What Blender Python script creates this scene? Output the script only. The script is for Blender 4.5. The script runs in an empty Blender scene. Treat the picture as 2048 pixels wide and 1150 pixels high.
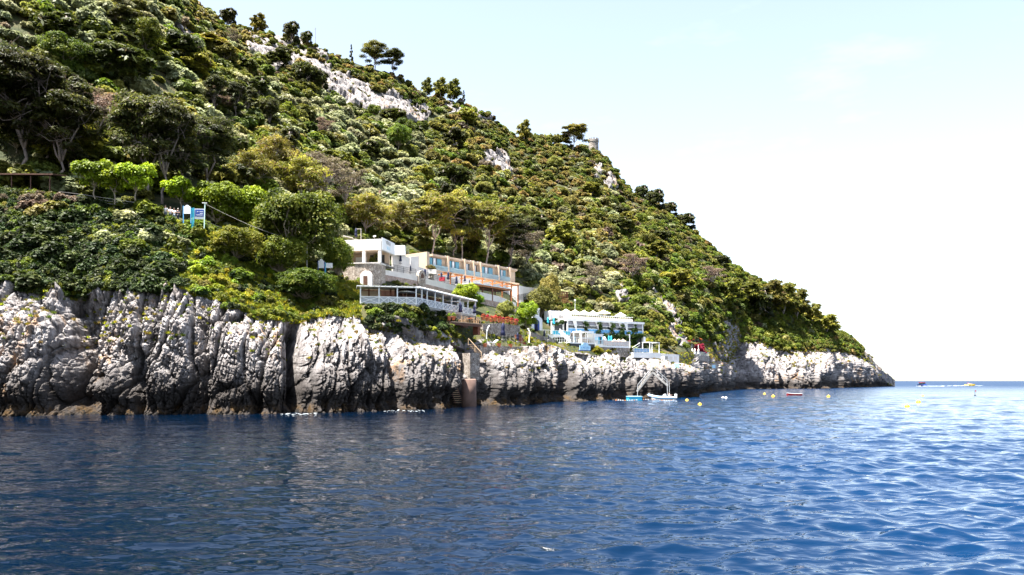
import bpy, bmesh, math, random
import numpy as np
from mathutils import Vector, Matrix
R = math.radians
scene = bpy.context.scene
COL = scene.collection
random.seed(7)
RNG = np.random.default_rng(11)

# ------------------------------------------------------------------ camera model (level camera, lens raised by shift)
F = 1593.0; HZ = 762.0; CAMH = 3.5
def X(px, D): return (px - 1024.0) / F * D
def Zp(py, D): return CAMH + (HZ - py) / F * D
def P(px, py, D): return Vector((X(px, D), D, Zp(py, D)))
def Dw(py): return F * CAMH / (py - HZ)          # distance of a point on the water

# ------------------------------------------------------------------ noise (numpy)
def _h(ix, iy, iz, s):
    n = (ix * 374761393 + iy * 668265263 + iz * 2147483647 + s * 1274126177) & 0xFFFFFFFF
    n = ((n ^ (n >> 13)) * 1274126177) & 0xFFFFFFFF
    n = ((n ^ (n >> 16)) * 2246822519) & 0xFFFFFFFF
    n = n ^ (n >> 15)
    return (n & 0xFFFFFF) / float(0xFFFFFF)
def vnoise(x, y, z, s=0):
    xi = np.floor(x).astype(np.int64); yi = np.floor(y).astype(np.int64); zi = np.floor(z).astype(np.int64)
    fx = x - xi; fy = y - yi; fz = z - zi
    fx = fx*fx*fx*(fx*(fx*6-15)+10); fy = fy*fy*fy*(fy*(fy*6-15)+10); fz = fz*fz*fz*(fz*(fz*6-15)+10)
    r = 0
    for dx in (0, 1):
        wx = fx if dx else 1 - fx
        for dy in (0, 1):
            wy = fy if dy else 1 - fy
            for dz in (0, 1):
                wz = fz if dz else 1 - fz
                r = r + wx * wy * wz * _h(xi+dx, yi+dy, zi+dz, s)
    return r * 2 - 1
def fbm(x, y, z, o=4, s=0, g=.5):
    a = 1.0; r = 0; t = 0
    for k in range(o):
        r = r + a * vnoise(x, y, z, s + k*17); t += a
        x = x*2.03 + 3.1; y = y*2.03 + 1.7; z = z*2.03 + 5.3; a *= g
    return r / t
def worley(x, y, z, s=0):
    xi = np.floor(x).astype(np.int64); yi = np.floor(y).astype(np.int64); zi = np.floor(z).astype(np.int64)
    f1 = np.full(x.shape, 9.0); f2 = np.full(x.shape, 9.0); cid = np.zeros(x.shape)
    for dx in (-1, 0, 1):
        for dy in (-1, 0, 1):
            for dz in (-1, 0, 1):
                a = xi+dx; b = yi+dy; c = zi+dz
                px = a + _h(a, b, c, s); py = b + _h(a, b, c, s+1); pz = c + _h(a, b, c, s+2)
                d = np.sqrt((px-x)**2 + (py-y)**2 + (pz-z)**2)
                m = d < f1
                f2 = np.where(m, f1, np.minimum(f2, d)); cid = np.where(m, _h(a, b, c, s+3), cid); f1 = np.where(m, d, f1)
    return f1, f2, cid
def sm(a, b, x):
    t = np.clip((x - a) / (b - a), 0, 1); return t*t*(3-2*t)

# ------------------------------------------------------------------ object helpers
def tag(o, label=None, cat=None, group=None, kind=None):
    if label: o['label'] = label
    if label and cat and not kind: kind = 'thing'
    if cat: o['category'] = cat
    if group: o['group'] = group
    if kind: o['kind'] = kind
    return o
def empty(name, loc, rz=0.0, label=None, cat=None, group=None):
    o = bpy.data.objects.new(name, None); COL.objects.link(o); o.empty_display_size = .3
    o.location = loc; o.rotation_euler = (0, 0, rz)
    return tag(o, label, cat, group)
def link(name, me, parent=None):
    o = bpy.data.objects.new(name, me); COL.objects.link(o)
    if parent is not None: o.parent = parent
    return o
def np_mesh(name, v, f, mats, smooth=False, attrs=None, mi=None):
    v = np.asarray(v, dtype=np.float32); f = np.asarray(f, dtype=np.int32)
    me = bpy.data.meshes.new(name); n = f.shape[1]
    me.vertices.add(len(v)); me.vertices.foreach_set('co', v.ravel())
    me.loops.add(f.size); me.loops.foreach_set('vertex_index', f.ravel())
    me.polygons.add(len(f)); me.polygons.foreach_set('loop_start', np.arange(0, f.size, n, dtype=np.int32))
    me.polygons.foreach_set('loop_total', np.full(len(f), n, dtype=np.int32))
    if smooth: me.polygons.foreach_set('use_smooth', np.ones(len(f), dtype=bool))
    for m in (mats if isinstance(mats, (list, tuple)) else [mats]): me.materials.append(m)
    if mi is not None: me.polygons.foreach_set('material_index', np.asarray(mi, dtype=np.int32))
    for k, (dom, val) in (attrs or {}).items():
        a = me.attributes.new(k, 'FLOAT', dom); a.data.foreach_set('value', np.asarray(val, dtype=np.float32).ravel())
    me.update(calc_edges=True)
    return me
class MB:
    """collects boxes, prisms, bars and lathes; build() links them as one mesh object"""
    def __init__(s): s.v = []; s.f = []
    def add(s, vs, fs):
        b = len(s.v); s.v += [tuple(q) for q in vs]; s.f += [tuple(b+i for i in q) for q in fs]; return s
    def box(s, x0, x1, y0, y1, z0, z1, M=None):
        vs = [Vector(q) for q in ((x0,y0,z0),(x1,y0,z0),(x1,y1,z0),(x0,y1,z0),(x0,y0,z1),(x1,y0,z1),(x1,y1,z1),(x0,y1,z1))]
        if M is not None: vs = [M @ q for q in vs]
        return s.add(vs, [(3,2,1,0),(4,5,6,7),(0,1,5,4),(1,2,6,5),(2,3,7,6),(3,0,4,7)])
    def bar(s, a, b, w, h=None, up=(0,0,1)):
        a = Vector(a); b = Vector(b); h = h or w; d = (b-a)
        if d.length < 1e-6: return s
        d.normalize(); u = Vector(up)
        if abs(d.dot(u)) > .98: u = Vector((0,1,0))
        x = d.cross(u).normalized(); z = x.cross(d).normalized(); vs = []
        for p in (a, b):
            for i, j in ((-1,-1),(1,-1),(1,1),(-1,1)): vs.append(p + x*(i*w/2) + z*(j*h/2))
        return s.add(vs, [(3,2,1,0),(4,5,6,7),(0,1,5,4),(1,2,6,5),(2,3,7,6),(3,0,4,7)])
    def tube(s, pts, rad, n=7, cap=True):
        pts = [Vector(p) for p in pts]
        if not hasattr(rad, '__len__'): rad = [rad]*len(pts)
        b = len(s.v); x = None
        for i, p in enumerate(pts):
            d = (pts[min(i+1, len(pts)-1)] - pts[max(i-1, 0)]).normalized()
            if x is None:
                x = d.cross(Vector((0,0,1)) if abs(d.z) < .9 else Vector((1,0,0))).normalized()
            else:
                x = (x - d*x.dot(d)).normalized()
            y = d.cross(x)
            for k in range(n):
                a = 2*math.pi*k/n; s.v.append(tuple(p + (x*math.cos(a) + y*math.sin(a))*rad[i]))
        for i in range(len(pts)-1):
            for k in range(n):
                s.f.append((b+i*n+k, b+i*n+(k+1)%n, b+(i+1)*n+(k+1)%n, b+(i+1)*n+k))
        if cap:
            s.f.append(tuple(b+k for k in reversed(range(n)))); s.f.append(tuple(b+(len(pts)-1)*n+k for k in range(n)))
        return s
    def lathe(s, prof, c=(0,0,0), n=14, sx=1, sy=1):
        b = len(s.v); m = len(prof)
        for r, z in prof:
            for k in range(n):
                a = 2*math.pi*k/n; s.v.append((c[0]+r*sx*math.cos(a), c[1]+r*sy*math.sin(a), c[2]+z))
        for i in range(m-1):
            for k in range(n): s.f.append((b+i*n+k, b+i*n+(k+1)%n, b+(i+1)*n+(k+1)%n, b+(i+1)*n+k))
        s.f.append(tuple(b+k for k in reversed(range(n)))); s.f.append(tuple(b+(m-1)*n+k for k in range(n)))
        return s
    def prism(s, poly, axis, a, b):
        """poly: 2-D outline, extruded from a to b along axis ('x','y','z')"""
        n = len(poly)
        def q(u, w, t): return {'y': (u, t, w), 'x': (t, u, w), 'z': (u, w, t)}[axis]
        vs = [q(u, w, a) for u, w in poly] + [q(u, w, b) for u, w in poly]
        fs = [tuple(range(n)), tuple(reversed(range(n, 2*n)))] + [(i, n+i, n+(i+1)%n, (i+1)%n) for i in range(n)]
        return s.add(vs, fs)
    def mesh(s, name, mat, smooth=False):
        me = bpy.data.meshes.new(name); me.from_pydata(s.v, [], s.f)
        bm = bmesh.new(); bm.from_mesh(me); bmesh.ops.recalc_face_normals(bm, faces=bm.faces); bm.to_mesh(me); bm.free()
        me.materials.append(mat)
        if smooth: me.polygons.foreach_set('use_smooth', [True]*len(me.polygons))
        me.update(); return me
    def build(s, name, mat, parent=None, smooth=False):
        return link(name, s.mesh(name, mat, smooth), parent)
def copy_tree(o, parent=None):
    c = o.copy(); COL.objects.link(c)
    if parent is not None: c.parent = parent; c.matrix_parent_inverse = o.matrix_parent_inverse
    for ch in list(o.children): copy_tree(ch, c)
    return c
def facade(pa, Da, pb, Db, z):
    """a level frame: origin at (pa,Da), x towards (pb,Db), y into the hill"""
    a = Vector((X(pa, Da), Da, z)); b = Vector((X(pb, Db), Db, z)); d = b - a
    return a, math.atan2(d.y, d.x), d.length

# ------------------------------------------------------------------ materials
MATS = {}
def nt(name):
    m = bpy.data.materials.new(name); m.use_nodes = True; t = m.node_tree; t.nodes.clear()
    out = t.nodes.new('ShaderNodeOutputMaterial'); return m, t, out
def N(t, typ, **kw):
    n = t.nodes.new(typ)
    for k, v in kw.items():
        if k.startswith('i_'):
            key = k[2:].replace('_', ' ')
            n.inputs[key].default_value = v
        else: setattr(n, k, v)
    return n
def ramp(t, stops, src=None, interp='LINEAR'):
    r = t.nodes.new('ShaderNodeValToRGB'); e = r.color_ramp; e.interpolation = interp
    while len(e.elements) < len(stops): e.elements.new(.5)
    for el, (p, c) in zip(e.elements, stops): el.position = p; el.color = (*c, 1) if len(c) == 3 else c
    if src is not None: t.links.new(src, r.inputs[0])
    return r
def mix(t, a, b, fac, mode='MIX'):
    n = t.nodes.new('ShaderNodeMix'); n.data_type = 'RGBA'; n.blend_type = mode
    for s, k in ((fac, 0), (a, 6), (b, 7)):
        if hasattr(s, 'links') or isinstance(s, bpy.types.NodeSocket): t.links.new(s, n.inputs[k])
        elif k == 0: n.inputs[0].default_value = s
        else: n.inputs[k].default_value = (*s, 1)
    return n.outputs[2]
def simple(name, col, rough=.6, var=.12, scale=3.0, metal=0.0, bump=0.0, spec=.4):
    """paint / wood / cloth: base colour with mild noise mottling"""
    m, t, out = nt(name)
    g = N(t, 'ShaderNodeNewGeometry'); no = N(t, 'ShaderNodeTexNoise', i_Scale=scale, i_Detail=5.0)
    t.links.new(g.outputs['Position'], no.inputs['Vector'])
    lo = tuple(max(0, c*(1-var)) for c in col); hi = tuple(min(1, c*(1+var)) for c in col)
    r = ramp(t, [(.3, lo), (.7, hi)], no.outputs['Fac'])
    b = N(t, 'ShaderNodeBsdfPrincipled', i_Roughness=rough, i_Metallic=metal)
    b.inputs['Specular IOR Level'].default_value = spec
    t.links.new(r.outputs[0], b.inputs['Base Color'])
    if bump:
        bp = N(t, 'ShaderNodeBump', i_Strength=bump, i_Distance=.03); t.links.new(no.outputs['Fac'], bp.inputs['Height'])
        t.links.new(bp.outputs[0], b.inputs['Normal'])
    t.links.new(b.outputs[0], out.inputs[0]); MATS[name] = m; return m
def glass_mat(name, col, rough=.06):
    m, t, out = nt(name)
    b = N(t, 'ShaderNodeBsdfPrincipled', i_Roughness=rough); b.inputs['Base Color'].default_value = (*col, 1)
    b.inputs['Specular IOR Level'].default_value = .8
    t.links.new(b.outputs[0], out.inputs[0]); MATS[name] = m; return m
def clear_glass(name, tint=(.75, .9, .92)):
    m, t, out = nt(name)
    tr = N(t, 'ShaderNodeBsdfTransparent'); tr.inputs[0].default_value = (*tint, 1)
    gl = N(t, 'ShaderNodeBsdfGlossy'); gl.inputs['Roughness'].default_value = .05
    fr = N(t, 'ShaderNodeFresnel', i_IOR=1.6); mx = N(t, 'ShaderNodeMixShader')
    t.links.new(fr.outputs[0], mx.inputs[0]); t.links.new(tr.outputs[0], mx.inputs[1]); t.links.new(gl.outputs[0], mx.inputs[2])
    df = N(t, 'ShaderNodeBsdfDiffuse'); df.inputs[0].default_value = (.55, .70, .76, 1); m2 = N(t, 'ShaderNodeMixShader', i_Fac=.32)
    t.links.new(mx.outputs[0], m2.inputs[1]); t.links.new(df.outputs[0], m2.inputs[2]); t.links.new(m2.outputs[0], out.inputs[0]); MATS[name] = m; return m
def leaf_mat(name, dark, light, tip=None, hue=.03, trans=.46, brown=None):
    m, t, out = nt(name)
    at = N(t, 'ShaderNodeAttribute', attribute_name='tint')
    stops = [(0.0, dark), (.62, light)]
    if tip: stops.append((1.0, tip))
    r = ramp(t, stops, at.outputs['Fac'])
    c = r.outputs[0]
    if brown:
        a2 = N(t, 'ShaderNodeAttribute', attribute_name='dead'); c = mix(t, c, brown, a2.outputs['Fac'])
    oi = N(t, 'ShaderNodeObjectInfo')
    hs = N(t, 'ShaderNodeHueSaturation'); t.links.new(c, hs.inputs['Color'])
    mr = N(t, 'ShaderNodeMapRange', i_From_Min=0.0, i_From_Max=1.0, i_To_Min=.5-hue, i_To_Max=.5+hue)
    t.links.new(oi.outputs['Random'], mr.inputs[0]); t.links.new(mr.outputs[0], hs.inputs['Hue'])
    ml = N(t, 'ShaderNodeMath', operation='MULTIPLY'); ml.inputs[1].default_value = 7.31
    fr = N(t, 'ShaderNodeMath', operation='FRACT'); t.links.new(oi.outputs['Random'], ml.inputs[0]); t.links.new(ml.outputs[0], fr.inputs[0])
    mv = N(t, 'ShaderNodeMapRange', i_From_Min=0.0, i_From_Max=1.0, i_To_Min=.68, i_To_Max=1.3)
    t.links.new(fr.outputs[0], mv.inputs[0]); t.links.new(mv.outputs[0], hs.inputs['Value'])
    b = N(t, 'ShaderNodeBsdfPrincipled', i_Roughness=.55); b.inputs['Specular IOR Level'].default_value = .25
    t.links.new(hs.outputs[0], b.inputs['Base Color'])
    tr = N(t, 'ShaderNodeBsdfTranslucent'); t.links.new(hs.outputs[0], tr.inputs[0])
    mx = N(t, 'ShaderNodeMixShader', i_Fac=trans); t.links.new(b.outputs[0], mx.inputs[1]); t.links.new(tr.outputs[0], mx.inputs[2])
    t.links.new(mx.outputs[0], out.inputs[0]); MATS[name] = m; return m

def rock_mat(name, tidal=True, k_=1.0):
    m, t, out = nt(name); L = t.links.new
    g = N(t, 'ShaderNodeNewGeometry'); mp = N(t, 'ShaderNodeMapping'); L(g.outputs['Position'], mp.inputs['Vector'])
    mp.inputs['Scale'].default_value = (1, 1, .42)
    n1 = N(t, 'ShaderNodeTexNoise', i_Scale=.55, i_Detail=8.0, i_Roughness=.62); L(g.outputs['Position'], n1.inputs['Vector'])
    n2 = N(t, 'ShaderNodeTexNoise', i_Scale=1.1, i_Detail=9.0, i_Roughness=.72); L(mp.outputs[0], n2.inputs['Vector'])
    n3 = N(t, 'ShaderNodeTexNoise', i_Scale=.12, i_Detail=4.0); L(g.outputs['Position'], n3.inputs['Vector'])
    c1 = ramp(t, [(p, tuple(q*k_ for q in c)) for p, c in ((.3, (.14, .125, .122)), (.5, (.30, .278, .275)), (.72, (.45, .425, .42)))], n1.outputs['Fac'])
    # dark mineral streaks
    s = ramp(t, [(.38, (.12, .10, .095)), (.54, (1, 1, 1))], n2.outputs['Fac'])
    c = mix(t, c1.outputs[0], s.outputs[0], .8, 'MULTIPLY')
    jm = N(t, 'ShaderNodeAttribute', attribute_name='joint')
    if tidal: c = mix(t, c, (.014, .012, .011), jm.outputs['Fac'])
    w = ramp(t, [(.52, (0, 0, 0)), (.68, (1, 1, 1))], n3.outputs['Fac'])
    warm = N(t, 'ShaderNodeTexNoise', i_Scale=.8, i_Detail=6.0); L(mp.outputs[0], warm.inputs['Vector'])
    wm = N(t, 'ShaderNodeMath', operation='MULTIPLY'); wr = ramp(t, [(.5, (0, 0, 0)), (.66, (1, 1, 1))], warm.outputs['Fac'])
    L(w.outputs[0], wm.inputs[0]); L(wr.outputs[0], wm.inputs[1])
    c = mix(t, c, (.42, .24, .11), wm.outputs[0])
    rough = .85
    if tidal:
        sx = N(t, 'ShaderNodeSeparateXYZ'); L(g.outputs['Position'], sx.inputs[0])
        ad = N(t, 'ShaderNodeMath', operation='MULTIPLY_ADD'); L(n2.outputs['Fac'], ad.inputs[0]); ad.inputs[1].default_value = -5.0; L(sx.outputs['Z'], ad.inputs[2])
        # damp weathered foot of the cliff, then an ochre algae band, then the black wet line
        d = N(t, 'ShaderNodeMapRange', i_From_Min=.0, i_From_Max=4.4, i_To_Min=1.0, i_To_Max=0.0); L(ad.outputs[0], d.inputs[0])
        dm = N(t, 'ShaderNodeMath', operation='MULTIPLY'); L(d.outputs[0], dm.inputs[0]); dm.inputs[1].default_value = .9
        c = mix(t, c, (.017, .0135, .0115), dm.outputs[0])
        o = N(t, 'ShaderNodeMapRange', i_From_Min=-2.05, i_From_Max=-1.35, i_To_Min=1.0, i_To_Max=0.0); L(ad.outputs[0], o.inputs[0])
        on = ramp(t, [(.42, (0, 0, 0)), (.6, (1, 1, 1))], n1.outputs['Fac'])
        om = N(t, 'ShaderNodeMath', operation='MULTIPLY'); L(o.outputs[0], om.inputs[0]); L(on.outputs[0], om.inputs[1])
        c = mix(t, c, (.055, .030, .008), om.outputs[0])
        k = N(t, 'ShaderNodeMapRange', i_From_Min=-2.6, i_From_Max=-2.1, i_To_Min=1.0, i_To_Max=0.0); L(ad.outputs[0], k.inputs[0])
        c = mix(t, c, (.005, .0045, .004), k.outputs[0])
    b = N(t, 'ShaderNodeBsdfPrincipled', i_Roughness=rough); b.inputs['Specular IOR Level'].default_value = .2
    # small cracks and pits
    vo = N(t, 'ShaderNodeTexVoronoi', feature='DISTANCE_TO_EDGE', i_Scale=1.5); L(mp.outputs[0], vo.inputs['Vector'])
    vr = ramp(t, [(0, (0, 0, 0)), (.12, (1, 1, 1))], vo.outputs['Distance'])
    fn = N(t, 'ShaderNodeTexNoise', i_Scale=3.2, i_Detail=6.0, i_Roughness=.7); L(mp.outputs[0], fn.inputs['Vector'])
    hh = N(t, 'ShaderNodeMath', operation='MULTIPLY_ADD'); L(vr.outputs[0], hh.inputs[0]); hh.inputs[1].default_value = .25; L(fn.outputs['Fac'], hh.inputs[2])
    bp = N(t, 'ShaderNodeBump', i_Strength=.9, i_Distance=.22); L(hh.outputs[0], bp.inputs['Height']); L(bp.outputs[0], b.inputs['Normal'])
    L(c, b.inputs['Base Color']); L(b.outputs[0], out.inputs[0]); MATS[name] = m; return m, t, c, b

def soil_mat():
    m, t, c, b = rock_mat('hillside_ground', False, .72); L = t.links.new
    g = N(t, 'ShaderNodeNewGeometry')
    n = N(t, 'ShaderNodeTexNoise', i_Scale=.35, i_Detail=6.0); L(g.outputs['Position'], n.inputs['Vector'])
    s = ramp(t, [(.3, (.014, .02, .007)), (.5, (.035, .042, .013)), (.65, (.075, .062, .027)), (.8, (.13, .10, .06))], n.outputs['Fac'])
    a = N(t, 'ShaderNodeAttribute', attribute_name='rock')
    n2 = N(t, 'ShaderNodeTexNoise', i_Scale=.6, i_Detail=5.0); L(g.outputs['Position'], n2.inputs['Vector'])
    ad = N(t, 'ShaderNodeMath', operation='ADD'); L(a.outputs['Fac'], ad.inputs[0]); L(n2.outputs['Fac'], ad.inputs[1])
    r = ramp(t, [(.85, (0, 0, 0)), (1.05, (1, 1, 1))], ad.outputs[0])
    L(mix(t, s.outputs[0], c, r.outputs[0]), b.inputs['Base Color']); return m

def stone_wall_mat(name, c0, c1, mortar, scale=3.0):
    m, t, out = nt(name); L = t.links.new
    g = N(t, 'ShaderNodeNewGeometry')
    vo = N(t, 'ShaderNodeTexVoronoi', feature='DISTANCE_TO_EDGE', i_Scale=scale); L(g.outputs['Position'], vo.inputs['Vector'])
    vc = N(t, 'ShaderNodeTexVoronoi', i_Scale=scale); L(g.outputs['Position'], vc.inputs['Vector'])
    r = ramp(t, [(0.0, c0), (1.0, c1)], vc.outputs['Color'])
    e = ramp(t, [(.03, (0, 0, 0)), (.1, (1, 1, 1))], vo.outputs['Distance'])
    no = N(t, 'ShaderNodeTexNoise', i_Scale=.8, i_Detail=5.0); L(g.outputs['Position'], no.inputs['Vector'])
    c = mix(t, mortar, r.outputs[0], e.outputs[0])
    nr = ramp(t, [(.3, (.6, .58, .56)), (.7, (1.0, 1.0, 1.0))], no.outputs['Fac'])
    c = mix(t, c, nr.outputs[0], 1.0, 'MULTIPLY')
    b = N(t, 'ShaderNodeBsdfPrincipled', i_Roughness=.9); L(c, b.inputs['Base Color'])
    bp = N(t, 'ShaderNodeBump', i_Strength=.8, i_Distance=.05); L(e.outputs[0], bp.inputs['Height']); L(bp.outputs[0], b.inputs['Normal'])
    L(b.outputs[0], out.inputs[0]); MATS[name] = m; return m

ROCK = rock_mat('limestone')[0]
SOIL = soil_mat()
WHITE = simple('white_paint', (.74, .74, .73), .55, .05, 1.2)
CREAM = simple('cream_stucco', (.56, .42, .30), .8, .10, .8)
STUCCO = simple('white_stucco', (.66, .62, .58), .85, .12, .6)
PINKST = simple('pink_stucco', (.60, .42, .35), .85, .2, .8)
CONC = simple('concrete', (.36, .34, .31), .9, .2, 1.5)
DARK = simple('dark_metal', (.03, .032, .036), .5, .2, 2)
NAVY = simple('navy_canvas', (.010, .014, .05), .8, .2, 3)
CYAN = simple('turquoise_paint', (.03, .42, .60), .5, .1, 2)
LBLUE = simple('pale_blue_paint', (.42, .66, .80), .5, .06, 2)
MBLUE = simple('blue_glass_screen', (.12, .36, .66), .3, .2, 2)
DBLUE = simple('dark_blue_paint', (.02, .06, .26), .5, .15, 2)
ORANGE = simple('orange_wood', (.42, .15, .045), .6, .2, 4)
WOOD = simple('pale_wood', (.42, .30, .19), .7, .2, 4)
BROWN = simple('dark_brown_wood', (.09, .04, .025), .7, .3, 3)
RUST = simple('rusty_brown', (.16, .055, .03), .8, .3, 3)
TERRA = simple('terracotta', (.48, .15, .06), .8, .2, 4)
BARK = simple('pine_bark', (.33, .265, .23), .9, .35, 2.5, bump=.5)
DBARK = simple('shaded_pine_bark', (.17, .135, .118), .9, .35, 2.5, bump=.5)  # pine bark with the shade on the left trunks put into its colour
GBARK = simple('grey_bark', (.22, .18, .13), .9, .3, 2.5, bump=.5)
RED = simple('red_hull', (.50, .03, .025), .4, .08, 2)
YEL = simple('yellow_plastic', (.85, .52, .01), .45, .06, 2)
RUBBER = simple('pale_blue_rubber', (.50, .68, .82), .5, .06, 2)
PARASOL = simple('white_canvas', (.82, .80, .74), .8, .04, 2)
SKIN = simple('skin', (.48, .28, .2), .6, .06, 6)
HAIR = simple('dark_hair', (.05, .035, .025), .6, .2, 8)
CLOTHW = simple('white_cloth', (.78, .77, .76), .85, .05, 5)
CLOTHN = simple('navy_cloth', (.02, .025, .05), .85, .1, 5)
CLOTHB = simple('grey_blue_cloth', (.16, .20, .28), .85, .1, 5)
REDCLOTH = simple('red_cushion', (.45, .03, .05), .8, .1, 5)
GLASS = glass_mat('window_glass', (.015, .022, .03))
BGLASS = glass_mat('blue_window_glass', (.05, .24, .32), .08)
CLEAR = clear_glass('balcony_glass')
FOAM = simple('sea_foam', (.45, .50, .53), .9, .08, 5)
STONE = stone_wall_mat('rubble_wall', (.22, .18, .15), (.58, .53, .48), (.14, .11, .09), 3.2)
STONE2 = stone_wall_mat('pale_rubble_wall', (.34, .28, .23), (.62, .56, .50), (.25, .20, .17), 2.6)

L_SILVER = leaf_mat('silver_leaf', (.10, .115, .04), (.29, .30, .145), (.50, .50, .32))
L_DARK = leaf_mat('dark_leaf', (.034, .046, .007), (.12, .14, .022), (.26, .275, .07))
L_DEEP = leaf_mat('shaded_green_leaf', (.008, .016, .003), (.032, .055, .010), (.15, .18, .07))  # green leaf with the left slope's shade and vignette painted into its colour
L_BIG = leaf_mat('yellow_green_leaf', (.03, .048, .004), (.125, .155, .012), (.30, .28, .04))
L_OLIVE = leaf_mat('olive_leaf', (.06, .062, .010), (.19, .185, .033), (.33, .30, .08))
L_OCHRE = leaf_mat('ochre_leaf', (.09, .075, .018), (.25, .20, .05), (.40, .30, .09))
L_BRIGHT = leaf_mat('bright_leaf', (.05, .09, .003), (.19, .28, .006), (.34, .43, .015), trans=.35)
L_GREEN = leaf_mat('green_leaf', (.035, .055, .005), (.135, .17, .014), (.27, .29, .04))
L_YELLOW = leaf_mat('yellow_flower_leaf', (.07, .10, .006), (.24, .25, .016), (.52, .42, .03))
L_GREY = leaf_mat('brown_twigs', (.06, .042, .028), (.15, .11, .075), (.25, .20, .12))
L_PINE = leaf_mat('pine_needles', (.045, .055, .006), (.20, .19, .022), (.38, .34, .045), brown=(.17, .105, .06), hue=.02)
L_DPINE = leaf_mat('dark_pine_needles', (.014, .02, .004), (.055, .066, .011), (.14, .14, .022), brown=(.06, .042, .028), hue=.02)
L_RED = leaf_mat('red_flowers', (.22, .015, .01), (.42, .055, .03), (.50, .14, .07))
L_IVY = leaf_mat('ivy_leaf', (.012, .035, .006), (.035, .085, .012), (.10, .17, .02))
# ------------------------------------------------------------------ terrain: profile lines of the coast, each (px, py, distance)
def A_(*pts): return [(px, py, Dw(py)) for px, py in pts]
L1 = A_((-420,834),(0,831),(300,828.5),(560,826),(600,825),(770,820),(920,813.5),(1060,806.5),(1130,803),(1250,799),(1378,792.5),(1386,787.5),(1462,781),(1470,778.4),(1560,777.5),(1640,777),(1700,774.7),(1776,773.3),(1790,773.2))
L2 = [(-420,560,86),(0,572,87.5),(90,590,89),(150,606,91),(200,582,89.5),(300,588,90),(380,590,91),(430,606,92),(480,624,93),(560,642,95),(600,650,99),(650,636,99.5),(700,640,101),(740,662,103),(800,668,106),(905,690,114),(930,704,122),(960,690,121.5),(1000,703,126),(1060,694,133),(1110,692,142),(1138,706,148),(1192,713,156),(1210,708,159),(1260,704,165),(1300,716,168),(1340,726,174),(1378,738,189),(1386,712,233),(1415,716,252),(1440,722,288),(1462,730,330),(1472,692,352),(1490,688,362),(1520,690,372),(1560,703,378),(1600,708,382),(1650,702,405),(1700,708,447),(1740,727,472),(1776,769,486),(1790,773,487)]
L3 = [(-420,470,92),(0,480,94),(300,505,96),(480,545,101),(600,592,108),(700,613,109),(728,609,108),(833,611,109.5),(880,625,118),(950,634,129),(1000,640,136),(1060,668,143),(1100,686,150),(1140,686,155),(1190,691,160),(1260,697,166),(1330,707,176),(1378,716,192),(1388,702,240),(1440,690,300),(1480,662,376),(1560,662,392),(1650,672,425),(1700,690,455),(1740,716,474),(1776,768,486.5),(1790,773,488)]
L4 = [(-420,462,92.8),(0,470,95),(300,497,97),(480,535,103),(600,572,110),(700,596,112),(728,606,114),(833,608,116),(880,621,124),(950,631,134),(1000,636,140),(1060,662,148),(1100,680,160),(1140,689,166.5),(1290,699,178),(1330,703,183),(1378,700,205),(1388,697,247),(1440,680,306),(1480,642,381),(1560,642,398),(1650,660,430),(1700,685,458),(1740,712,476),(1776,767.3,487),(1790,773,489)]
L5 = [(-420,382,100),(0,387,100),(150,405,101),(345,434,102.5),(450,475,106),(640,548,116),(690,566,121),(768,560,126),(830,572,133),(900,592,141),(962,604,149),(1032,622,158),(1080,636,171),(1140,640,178),(1290,648,192),(1330,676,196),(1388,672,258),(1440,650,316),(1480,602,390),(1560,618,405),(1650,652,438),(1700,681,461),(1740,709.5,477.5),(1776,766.7,487.5),(1790,773,490)]
L6 = [(-420,378,104),(0,382,104),(150,399,105),(345,429,107),(450,466,111),(640,530,122),(690,548,131),(768,548,137),(850,552,150),(1025,574,170),(1060,592,181),(1140,626,187),(1290,634,202),(1330,660,203),(1388,650,270),(1440,612,330),(1480,572,400),(1560,602,411),(1650,648,442),(1700,679,463.5),(1740,708.5,479),(1776,766.2,488),(1790,773,491)]
L7 = [(-420,330,112),(0,340,114),(150,352,116),(345,372,120),(450,402,125),(640,472,140),(700,484,148),(768,492,154),(850,516,162),(1025,546,181),(1080,564,195),(1140,594,203),(1290,602,217),(1384,610,287),(1440,560,345),(1480,540,410),(1560,590,420),(1610,622,430),(1650,646,446),(1700,677,466),(1740,707.7,480),(1776,765.8,489),(1790,773,492)]
L8 = [(-420,-1050,300),(0,-560,310),(200,-250,310),(300,-105,304),(390,8,300),(420,30,300),(450,54,302),(490,60,305),(520,72,308),(600,84,315),(640,98,318),(680,114,322),(720,130,326),(800,156,335),(850,193,345),(920,204,360),(985,236,370),(1010,266,378),(1040,282,385),(1060,284,395),(1190,300,440),(1215,320,445),(1235,360,445),(1260,386,448),(1330,424,440),(1370,455,440),(1395,478,440),(1440,514,440),(1500,561,438),(1560,586,440),(1610,617,446),(1650,642,454),(1690,674,470),(1730,702,481),(1776,765,490),(1790,773,493)]
LINES = [L1, L2, L3, L4, L5, L6, L7, L8]
cols = np.concatenate([np.arange(-420, 0, 5.0), np.arange(0, 1791, 1.25)])
NC = len(cols)
LD = []; LZ = []
for ln in LINES:
    a = np.array(ln); d = np.interp(cols, a[:, 0], a[:, 2]); py = np.interp(cols, a[:, 0], a[:, 1])
    LD.append(d); LZ.append(CAMH + (HZ - py) / F * d)
LZ[0] = np.zeros(NC)
LD = np.array(LD); LZ = np.array(LZ)
def gsm(a, wd):
    n = int(wd*3/1.25); k = np.exp(-.5*(np.arange(-n, n+1)*1.25/wd)**2); k /= k.sum()
    return np.convolve(np.pad(a, n, 'edge'), k, 'valid')
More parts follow.
